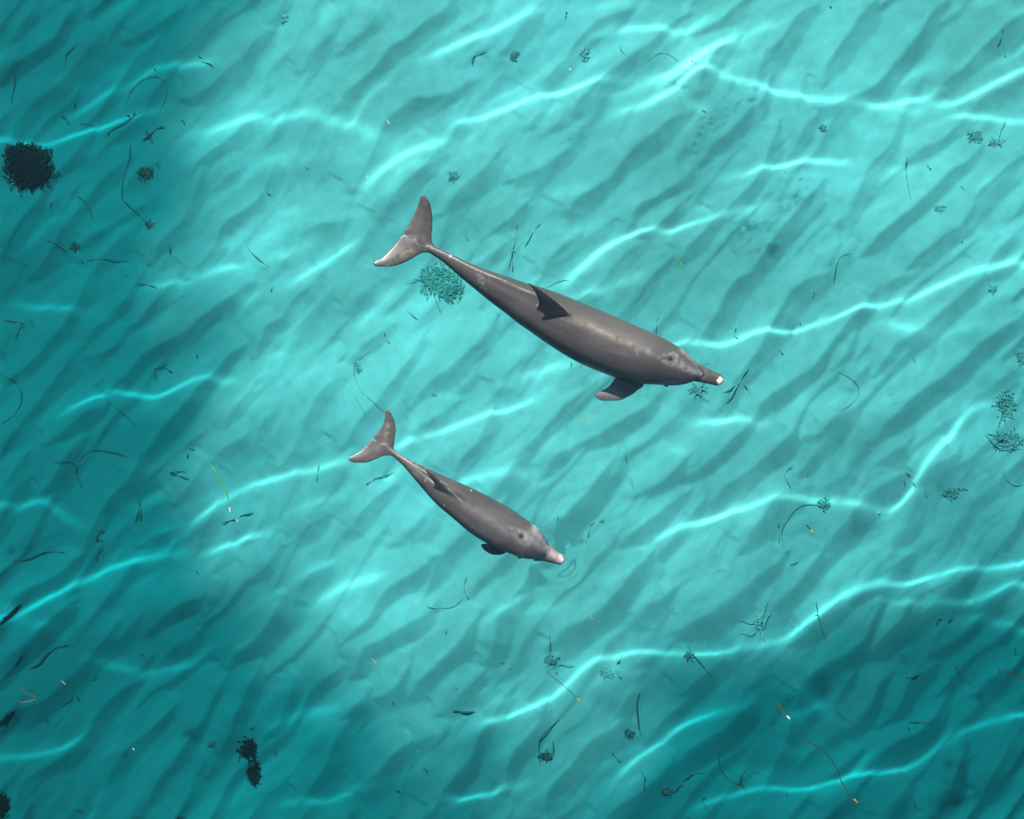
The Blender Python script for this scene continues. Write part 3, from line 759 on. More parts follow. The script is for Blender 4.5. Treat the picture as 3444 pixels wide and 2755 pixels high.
GR = (.0375, .0345, .033)
PALE = (.18, .172, .16)
adult = make_dolphin(dict(
    label='large grey dolphin swimming above the small one, white tip on its snout',
    axis=[(1425, 828), (2440, 1282)], roll=27, voxel=.0062,
    upper=z1((870,720),(900,738),(1010,780),(1130,840),(1250,900),(1440,985),(1700,1080),(1900,1140)) + z2((0,222),(190,278),(400,338),(640,430),(850,515),(1050,600),(1250,690),(1400,755),(1500,810),(1600,870),(1650,910),(1700,965),(1750,1030),(1802,1092)),
    lower=z1((790,800),(860,822),(980,890),(1100,990),(1200,1080),(1330,1190),(1480,1310),(1650,1450),(1830,1580),(1990,1720)) + z2((150,660),(300,770),(450,870),(580,950),(720,1020),(880,1085),(1000,1130),(1100,1160),(1250,1188),(1380,1195),(1540,1207),(1650,1190),(1750,1145),(1802,1094)),
    zc=[.045, .05, .03, .01, .02, .03],
    beak=z2((1560, 1030), (1975, 1170)), beak_w=.053, beak_z=(.0, .02),
    fluke_z=.055, fluke_t=.021, fluke_mid=z1((690, 690))[0],
    fluke=z1((905,700),(900,600),(915,480),(908,360),(885,250),(850,180),(800,132),(770,150),(765,200),(740,280),(690,380),(630,490),(590,550),(583,590),(612,625),(560,615),(520,650),(470,720),(390,810),(310,890),(250,915),(205,950),(215,985),(300,998),(420,990),(530,960),(640,910),(720,860),(790,825),(860,822),(960,800)),
    fin_base=z2((290, 500), (610, 575)), fin_z=.195, lean=36, fin_t=.014,
    fin=z2((640,600),(560,530),(480,458),(350,362),(250,305),(188,280),(225,310),(260,350),(285,400),(300,445),(285,500),(310,535),(380,575),(500,620)),
    pec_z=-.05, pec_t=.02, pec_root=z2((1130, 1120))[0], tuck=.24,
    pec=z2((1000,1135),(965,1185),(940,1215),(880,1250),(810,1282),(830,1315),(880,1335),(1000,1340),(1100,1310),(1190,1250),(1260,1180),(1230,1060),(1090,1040)),
    base=GR, belly=(.17, .165, .165), blow=z2((1490, 950))[0], blow_s=.021, eye_s=.9,
    tip=z2((1955, 1166))[0], tip_r=.034, tip_k=1.0,
    marks=[(z1((1180,890),(1440,1030),(1700,1150),(1900,1240),(2140,1325)), .006, PALE, .4, .3), (z1((1130,858)), .011, (.25,.24,.23), .7, 0),
           (z1((1480,1130),(1560,1200)), .035, PALE, .35, 1.2), (z1((280,960),(420,930),(560,840),(730,750)), .03, PALE, .12, .6), (z1((500,880),(640,790)), .02, (.17,.15,.08), .4, .9),
           (z1((640,640),(790,640)), .02, PALE, .25, .8), (z1((690,640),(750,720),(900,740)), .006, PALE, .5, .8), (z1((820,160),(830,240)), .012, PALE, .25, .5),
           (z2((640,600),(760,660),(900,730),(1100,800),(1300,900)), .035, (.12,.108,.09), .6, .2), (z2((760,660),(1000,780),(1130,830)), .016, (.18,.155,.11), .45, .6),  # tan highlight along the back, painted into the skin colour
           (z2((1300,900),(1440,970),(1520,1000),(1600,985)), .018, PALE, .45, .5), (z2((1440,930),(1540,930)), .014, PALE, .5, .4), (z2((1600,1020),(1700,1070),(1780,1100)), .03, (.21,.20,.195), .7, .3),
           (z2((1570,955),(1660,990),(1745,1050)), .012, (.035,.03,.03), .75, .2), (z2((1470,930),(1520,905),(1560,935),(1545,975)), .008, (.16,.14,.13), .6, .3), (z2((1560,1060),(1650,1110),(1740,1120)), .010, (.035,.032,.032), .5, .2), (z2((1420,985),(1480,1020),(1560,1040)), .010, (.15,.14,.135), .5, .3), (z2((1600,875),(1680,950),(1760,1035)), .013, (.25,.24,.21), .6, .3),
           (z2((400,540),(560,620),(700,660)), .007, PALE, .22, .3), (z2((700,800),(900,880),(1100,930)), .010, (.10,.095,.095), .4, .3), (z2((1180,880),(1200,925)), .006, PALE, .4, .3), (z2((300,640),(420,760)), .008, (.10,.10,.10), .35, .3), (z2((1340,1190),(1500,1180),(1650,1180)), .012, (.25,.25,.25), .35, .6), (z2((700,1010),(880,1080),(1000,1125)), .014, (.22,.22,.22), .5, .3),
           (z2((1370,1040),(1370,1180)), .0035, (.02,.02,.02), .5, 0), (z2((625,650),(625,750)), .0035, (.02,.02,.02), .45, 0),
           (z2((1765,1030),(1806,1098),(1750,1152)), .010, (.008,.008,.008), .95, 0), (z2((1860,1090),(1920,1130)), .016, (.03,.015,.015), .8, .5), (z2((1945,1140),(1925,1195)), .005, (.02,.015,.015), .8, .4),  # first mark: crease shade between melon and beak, painted dark
           (z2((600,575),(480,465),(350,370)), .006, (.12,.085,.07), .6, .6), (z2((860,1300),(960,1310)), .02, (.13,.13,.14), .6, .6)]))

calf = make_dolphin(dict(
    label='small dolphin calf with pale snout pushing a ring of water round its head',
    axis=[(1310, 1520), (1900, 1895)], roll=25, voxel=.0045,
    upper=z3((770,720),(835,780),(930,850),(1040,910),(1180,980),(1340,1060),(1500,1130),(1700,1220),(1900,1310)) + z4((640,203),(860,312),(1000,390),(1200,510),(1300,580),(1400,650),(1480,705),(1560,770),(1620,850),(1680,965),(1722,1104)),
    lower=z3((740,830),(800,872),(900,955),(1000,1050),(1090,1160),(1180,1270),(1290,1400),(1400,1530),(1500,1640)) + z4((100,440),(220,540),(340,640),(500,780),(620,870),(760,955),(820,985),(950,1060),(1080,1105),(1200,1150),(1290,1190),(1420,1213),(1540,1210),(1650,1185),(1722,1108)),
    zc=[.035, .04, .03, .015, .02, .03],
    beak=z4((1560, 1070), (1930, 1245)), beak_w=.046, beak_z=(.005, .02),
    fluke_z=.045, fluke_t=.016, fluke_mid=z3((650, 690))[0],
    fluke=z3((832,775),(836,640),(860,500),(858,400),(840,310),(800,210),(740,140),(708,155),(700,230),(680,330),(640,420),(580,500),(530,550),(520,580),(545,625),(490,615),(450,650),(390,720),(320,790),(240,845),(150,885),(110,915),(130,955),(210,982),(330,988),(450,965),(560,920),(680,872),(760,865),(815,880),(900,860)),
    fin_base=z3((1490, 1390), (1940, 1625)), fin_z=.135, lean=40, fin_t=.011,
    fin=z3((1960,1640),(1750,1445),(1600,1305),(1450,1155),(1333,1083),(1395,1190),(1480,1320),(1498,1390),(1540,1450),(1680,1545),(1820,1610)),
    pec_z=-.02, pec_t=.014, pec_root=z4((980, 1020))[0], tuck=.075,
    pec=z4((722,998),(760,1060),(840,1120),(930,1150),(1020,1140),(1090,1100),(1060,1000),(900,960),(830,985)),
    base=(.043, .039, .0372), belly=(.15, .145, .14), blow=z4((1300, 872))[0], blow_s=.019, eye_s=.88,
    tip=z4((1925, 1245))[0], tip_r=.026, tip_k=.8,
    marks=[(z3((650,690),(830,810),(1000,930),(1180,1080),(1340,1210),(1470,1310)), .006, PALE, .35, 0), (z3((900,830),(1040,920),(1200,1000)), .022, (.17,.165,.155), .55, .5), (z3((1100,1100),(1220,1250)), .02, (.15,.15,.145), .4, .5),
           (z3((1340,1290),(1370,1240),(1480,1310)), .004, (.4,.38,.3), .7, .5), (z3((1335,1085),(1600,1310),(1900,1590)), .006, (.15,.11,.09), .7, .4), (z3((1690,1400),(1940,1620)), .005, PALE, .4, 0),
           (z3((730,400),(710,560),(700,660)), .02, (.13,.14,.09), .5, .5), (z3((620,690),(720,690)), .006, PALE, .6, .6), (z3((560,780),(620,740)), .02, (.15,.15,.14), .3, .6),
           (z4((500,420),(800,600),(1100,820)), .03, (.13,.12,.115), .5, .2), (z4((1150,760),(1280,800),(1380,850),(1400,920)), .012, PALE, .6, .3), (z4((1200,840),(1300,960),(1400,1000)), .018, PALE, .45, .4),
           (z4((1400,900),(1550,990),(1690,1090)), .035, (.17,.155,.155), .75, .2), (z4((1330,960),(1440,1060),(1560,1110)), .012, (.04,.035,.035), .6, .2), (z4((1390,840),(1500,900),(1600,980)), .010, (.07,.06,.06), .6, .2), (z4((1480,800),(1600,900),(1690,1040)), .022, (.27,.255,.25), .7, .2), (z4((1500,720),(1555,780)), .016, (.4,.39,.37), .8, .2),
           (z4((1610,830),(1680,970),(1720,1105),(1650,1185)), .005, (.012,.012,.012), .95, 0), (z4((1760,1140),(1850,1200)), .035, (.28,.225,.215), .9, .2), (z4((1880,1190),(1900,1270)), .022, (.36,.31,.30), .7, .1),  # first mark paints the shade of the crease round the melon
           (z4((1240,1155),(1310,1165)), .010, (.3,.3,.3), .5, .3), (z4((580,218)), .004, (.4,.4,.38), .8, 0), (z4((185,430)), .005, (.4,.4,.38), .8, 0), (z4((595,740)), .005, PALE, .7, 0)]))

# ---------------------------------------------------------------- seaweed and drifting seagrass
def plain(name, c, rough=.7, var=.35):
    m, t, p = new_mat(name)
    tc = t.nodes.new('ShaderNodeTexCoord'); n = t.nodes.new('ShaderNodeTexNoise'); n.inputs['Scale'].default_value = 25; n.inputs['Detail'].default_value = 4
    r = t.nodes.new('ShaderNodeValToRGB')
    r.color_ramp.elements[0].position = .3; r.color_ramp.elements[0].color = (*[k * (1 - var) for k in c], 1)
    r.color_ramp.elements[1].position = .7; r.color_ramp.elements[1].color = (*[k * (1 + var) for k in c], 1)
    t.links.new(tc.outputs['Object'], n.inputs['Vector']); t.links.new(n.outputs['Fac'], r.inputs[0]); t.links.new(r.outputs[0], p.inputs['Base Color'])
    p.inputs['Roughness'].default_value = rough
    p.inputs['Specular IOR Level'].default_value = .1
    return m
MW = dict(dark=plain('weed_dark', (.38, .39, .35)), mid=plain('weed_mid_hazed', (.52, .52, .47)), black=plain('weed_black', (.02, .026, .024)), green=plain('weed_green', (.26, .38, .33)),  # dark and mid are paled to imitate water haze
          dark2=plain('weed_dark_shaded', (.085, .11, .10)), mid2=plain('weed_mid_shaded', (.12, .15, .14)), leaf=plain('blade_green', (.035, .14, .03), .5), brown=plain('blade_brown', (.035, .03, .012), .5), strand=plain('strand_brown', (.014, .01, .007), .5),  # dark2 and mid2: copies darkened to go with the shade painted on the sand
          yellow=plain('leaf_yellow', (.17, .15, .04), .5), lime=plain('leaf_lime', (.07, .17, .04), .5), pale=plain('leaf_pale', (.33, .36, .31), .5), orange=plain('tip_orange', (.3, .11, .02), .5))

def ribbon(bm, P, wid, blunt=False):
    """a leaf blade with a raised midrib and an underside; P is (n, 3)"""
    n = len(P); prev = None
    for i in range(n):
        d = P[min(i + 1, n - 1)] - P[max(i - 1, 0)]; d = d / (np.linalg.norm(d) + 1e-9)
        sd2 = np.array((-d[1], d[0], 0)); sd2 = sd2 / (np.linalg.norm(sd2) + 1e-9)
        k = i / (n - 1)
        w_ = wid * .5 * (1 if blunt else min(1, 5 * k + .35, 5 * (1 - k) + .25))
        row = [bm.verts.new(P[i] + sd2 * w_), bm.verts.new(P[i] + np.array((0, 0, .25 * w_ + .0008))), bm.verts.new(P[i] - sd2 * w_), bm.verts.new(P[i] - np.array((0, 0, .1 * w_ + .0008)))]
        if prev:
            for j in range(4):
                bm.faces.new((prev[j], prev[(j + 1) % 4], row[(j + 1) % 4], row[j]))
        else:
            bm.faces.new(row[::-1])
        prev = row
    bm.faces.new(prev)

def weed_points(kind, k, pts, n, hgt=0.0):
    out = []
    if kind == 'sea':
        Q = spline([img(*reg(k, q)) for q in pts], n)
        for i, (x, y) in enumerate(Q):
            out.append((x, y, 0))
        out = np.array(out)
        ix = np.clip(np.searchsorted(WX, out[:, 0]), 0, len(WX) - 1); iy = np.clip(np.searchsorted(WY, out[:, 1]), 0, len(WY) - 1)
        out[:, 2] = H[iy, ix] + .004 + hgt
    else:
        Q = spline([img_sand(*reg(k, q)) for q in pts], n)
        ph_ = random.random() * 6
        out = np.array([(x, y, sand_z(x, y) + .014 + hgt + .012 * math.sin(ph_ + 9 * i / n)) for i, (x, y) in enumerate(Q)])
    return out

def finish(name, bm, mat, label, cat, group=None, parts=()):
    vs = np.array([v_.co[:] for v_ in bm.verts])
    c = Vector((*vs[:, :2].mean(0), vs[:, 2].min()))
    for v_ in bm.verts: v_.co -= c
    me = bpy.data.meshes.new(name); bm.normal_update(); bm.to_mesh(me); bm.free(); me.shade_flat()
    o = link(name, me, mat, None, c)
    tag(o, label, cat, group)
    o.cycles.is_caustics_receiver = True
    for nm, b2, m2 in parts:
        for v_ in b2.verts: v_.co -= c
        me = bpy.data.meshes.new(nm); b2.normal_update(); b2.to_mesh(me); b2.free(); me.shade_smooth()
        q = link(nm, me, m2, o); q.cycles.is_caustics_receiver = True
    return o

PXM = RS / PPM          # metres per region pixel at the water surface
PXS = PXM * 1.30        # and on the sea bed
def by_ground(mat, k, q):
    """shaded copy of the weed on shade-painted sand, elsewhere paled for water haze"""
    if mat not in ('dark', 'mid'):
        return MW[mat]
    x, y = img_sand(*reg(k, q))
    i = min(max(np.searchsorted(SX, x), 0), len(SX) - 1); j = min(max(np.searchsorted(SY, y), 0), len(SY) - 1)
    return MW[mat + '2'] if painted_shade[j, i] > .35 else MW[mat]

def blade(k, strands, wpx, mat, label, sea=False, tip=None, name='seagrass_blade'):
    bm = bmesh.new()
    kind = 'sea' if sea else 'bed'
    for st in strands:
        L = sum(math.dist(a, b) for a, b in zip(st, st[1:]))
        P = weed_points(kind, k, st, max(6, min(44, int(L / 9))))
        ribbon(bm, P, wpx * (PXM * .72 if sea else PXS * .68))
        if wpx >= 15 and not sea:      # a few ragged side shoots on the thickest sprigs
            for q in range(int(L / 28)):
                i = random.randrange(len(P)); a = random.uniform(0, 6.28); l = random.uniform(.012, .03)
                ribbon(bm, np.array([P[i], P[i] + (l * .5 * math.cos(a), l * .5 * math.sin(a), .01), P[i] + (l * math.cos(a + .4), l * math.sin(a + .4), .006)]), .008)
    parts = []
    if tip:
        b2 = bmesh.new(); ribbon(b2, weed_points(kind, k, tip[0], 6, .001), tip[1] * PXM); parts.append(('tip', b2, MW[tip[2]]))
    return finish(name, bm, MW[mat] if sea else by_ground(mat, k, strands[0][len(strands[0]) // 2]), label, 'seagrass', 'drifting seagrass leaves' if sea else 'seagrass lying on the sand', parts)

def clump(k, lobes, mat, label, arms=(), dens=1.0, name='seaweed_clump'):
    """a low mound of tangled fronds: lobes are (centre, rx, ry) in region pixels"""
    bm = bmesh.new()
    for (c, rx, ry) in lobes:
        x0, y0 = img_sand(*reg(k, c)); ax_, ay_ = rx * PXS * 1.18, ry * PXS * 1.18
        hz = (.30 if mat == 'black' else .10) * min(ax_, ay_) + .008
        z0 = sand_z(x0, y0)
        if dens >= .8:
            r = bmesh.ops.create_icosphere(bm, subdivisions=3, radius=1)
            for v_ in r['verts']:
                a, b, cz = v_.co
                f_ = .66 + .24 * float(fbm(np.array([a * 2.2 + x0]), np.array([b * 2.2 + y0 + cz]), 3)[0])
                px_, py_ = x0 + a * ax_ * f_, y0 + b * ay_ * f_
                v_.co = (px_, py_, (sand_z(px_, py_) if dens > .8 else z0) + max(-.02, cz * hz * f_))
        nfr = int(min(1500, max(26, 11000 * ax_ * ay_ * dens + 30)))
        for _ in range(nfr):
            a = random.uniform(0, 6.283); rr = math.sqrt(random.random()) * random.uniform(.7, 1.0 + .12 * random.random())
            px_, py_ = x0 + ax_ * rr * math.cos(a), y0 + ay_ * rr * math.sin(a)
            zz = sand_z(px_, py_) + hz * max(.1, 1 - rr * rr) * random.uniform(.5, 1.0) + .006
            b = random.uniform(0, 6.283)
            l = random.uniform(.018, .04) * (1 + .4 * min(ax_, ay_) / .15)
            ribbon(bm, np.array([(px_, py_, zz), (px_ + l * .5 * math.cos(b), py_ + l * .5 * math.sin(b), zz + .006), (px_ + l * math.cos(b + .5), py_ + l * math.sin(b + .5), zz + random.uniform(-.004, .006))]), random.uniform(.007, .014))
    for st, wpx in arms:
        L = sum(math.dist(a, b) for a, b in zip(st, st[1:]))
        ribbon(bm, weed_points('bed', k, st, max(6, min(40, int(L / 10))), .01), wpx * PXS * .66)
    return finish(name, bm, by_ground(mat, k, lobes[0][0]), label, 'seaweed', 'seaweed clumps on the sand')

CL = [
 (1, [((180,1050),160,138),((120,960),110,70)], 'black', 'largest dark seaweed clump, near the left edge below a bright light line', (), 1.2),
 (1, [((930,1090),46,33)], 'dark', 'small dark weed tuft right of the largest clump at left', (), 1),
 (1, [((955,1405),18,22)], 'dark', 'tiny weed tuft at the lower end of the long bent strand', (), 1),
 (1, [((475,1555),20,26)], 'dark', 'tiny weed tuft beside the curved blade at the left', (), 1),
 (1, [((1790,120),22,12)], 'mid', 'faint weed scrap near the top edge, left of centre', (), .7),
 (2, [((1077,350),19,22)], 'dark', 'small round weed tuft below the top light line, right of the S-shaped blade', (), 1),
 (2, [((705,1105),24,27)], 'dark', 'small round weed tuft straight above the big dolphin tail fluke', (), 1),
 (2, [((1530,345),20,36)], 'mid', 'faded upright weed patch near the top, between two light lines', (), .7),
 (3, [((1860,855),43,33)], 'dark', 'oval dark weed tuft under the light line at the upper right edge', (), 1),
 (3, [((1640,1320),26,18)], 'mid', 'faded weed scrap with one upright blade, upper right', [([(1650,1275),(1660,1305),(1672,1338)],8)], .7),
 (3, [((1990,890),40,16)], 'mid', 'crossed twiggy sprig beside the oval tuft at upper right', [([(1945,900),(2000,885),(2065,865)],9),([(1960,850),(2000,885),(2035,920)],9),([(2055,745),(2030,800),(2010,860)],9)], .6),
 (5, [((2045,840),60,80)], 'dark', 'branching seaweed bush on the light line at the right edge', [([(2060,770),(2040,850),(2010,930),(1985,985)],8),([(2090,790),(2085,880)],8)], .75),
 (5, [((2050,1060),100,55)], 'dark', 'wide tangled seaweed below the branching bush at the right edge', [([(1915,1020),(1970,1080),(2040,1110),(2150,1110)],9),([(2095,970),(2105,1000),(2118,1030)],12)], .6),
 (5, [((1700,1385),52,30)], 'dark', 'flat weed patch with a short stick at its right, lower right area', [([(1740,1362),(1775,1362),(1812,1372)],9)], .75),
 (5, [((895,1460),26,34)], 'green', 'green weed tuft on the light line, at the head of a long bent strand', [([(880,1462),(740,1470),(670,1530),(632,1620),(640,1725)],7)], 1),
 (5, [((2145,540),22,40)], 'dark', 'ragged weed cut by the right edge, above the branching bush', (), .8),
 (5, [((1970,110),14,18)], 'mid', 'topmost of the weed crumbs above the bush near the right edge', (), .8),
 (5, [((95,738),52,36)], 'mid', 'faint weed patch just below the big dolphin snout', (), .7),
 (6, [((1565,1285),54,70),((1597,1432),44,70)], 'black', 'two-lobed dark weed clump near the bottom edge, left of centre', (), 1),
 (6, [((10,1650),50,85)], 'black', 'black clump cut off by the bottom left corner', (), 1.2),
 (6, [((1340,1250),28,11)], 'mid', 'thin weed scrap left of the two-lobed clump', (), .7),
 (7, [((1318,722),38,28)], 'dark', 'weed tuft with blades spreading from it, above the long bottom light line', [([(1310,560),(1312,620),(1310,700)],8),([(1350,750),(1400,752),(1466,756)],9),([(1335,755),(1345,780),(1356,805)],9)], .9),
 (7, [((1670,805),28,33)], 'mid', 'round faded tuft below the long bottom light line', (), .8),
 (7, [((1810,1185),22,26)], 'mid', 'small faded tuft left of the long straight blade near the bottom', (), .8),
 (7, [((1280,1325),40,24)], 'dark', 'curled weed ball at the foot of a drooping strand, bottom centre', [([(1325,1230),(1330,1290),(1300,1345),(1255,1300)],8)], .7),
 (7, [((2040,1545),22,22)], 'mid', 'small fuzzy tuft near the bottom edge, right of the curved blade', [([(2060,1550),(2110,1530),(2150,1500)],10)], .8),
 (8, [((480,490),26,26)], 'mid', 'star-shaped weed with many thin arms on a bright light patch', [([(355,470),(420,482),(480,470)],8),([(455,415),(475,460),(495,520),(520,605)],8),([(540,350),(510,420),(485,480)],8),([(362,545),(420,562),(465,535)],7),([(560,420),(520,480),(490,560)],8)], .7),
 (8, [((40,690),24,30)], 'mid', 'ragged tuft with a long thin tail on the lower light line', [([(30,630),(70,690),(125,755),(190,832)],8)], .7),
 (3, [((880,795),9,12)], 'dark', 'speck of weed on the sand, upper right of centre', (), .9),
 (9, [((110,610),12,14),((100,575),8,8)], 'mid', 'weed crumb inside the thin arc left of the big dolphin belly', (), .9),
]
for c in CL: clump(c[0], c[1], c[2], c[3], c[4], c[5])
# the hazy green patch under the big dolphin's tail
clump(9, [((610,50),110,95),((690,110),70,70)], 'green', 'broad green weed patch on the sand beside the big dolphin tail', [([(400,72),(460,50),(525,45)],7),([(560,90),(590,170),(620,246)],8),([(750,90),(745,150),(720,190)],8)], .85)

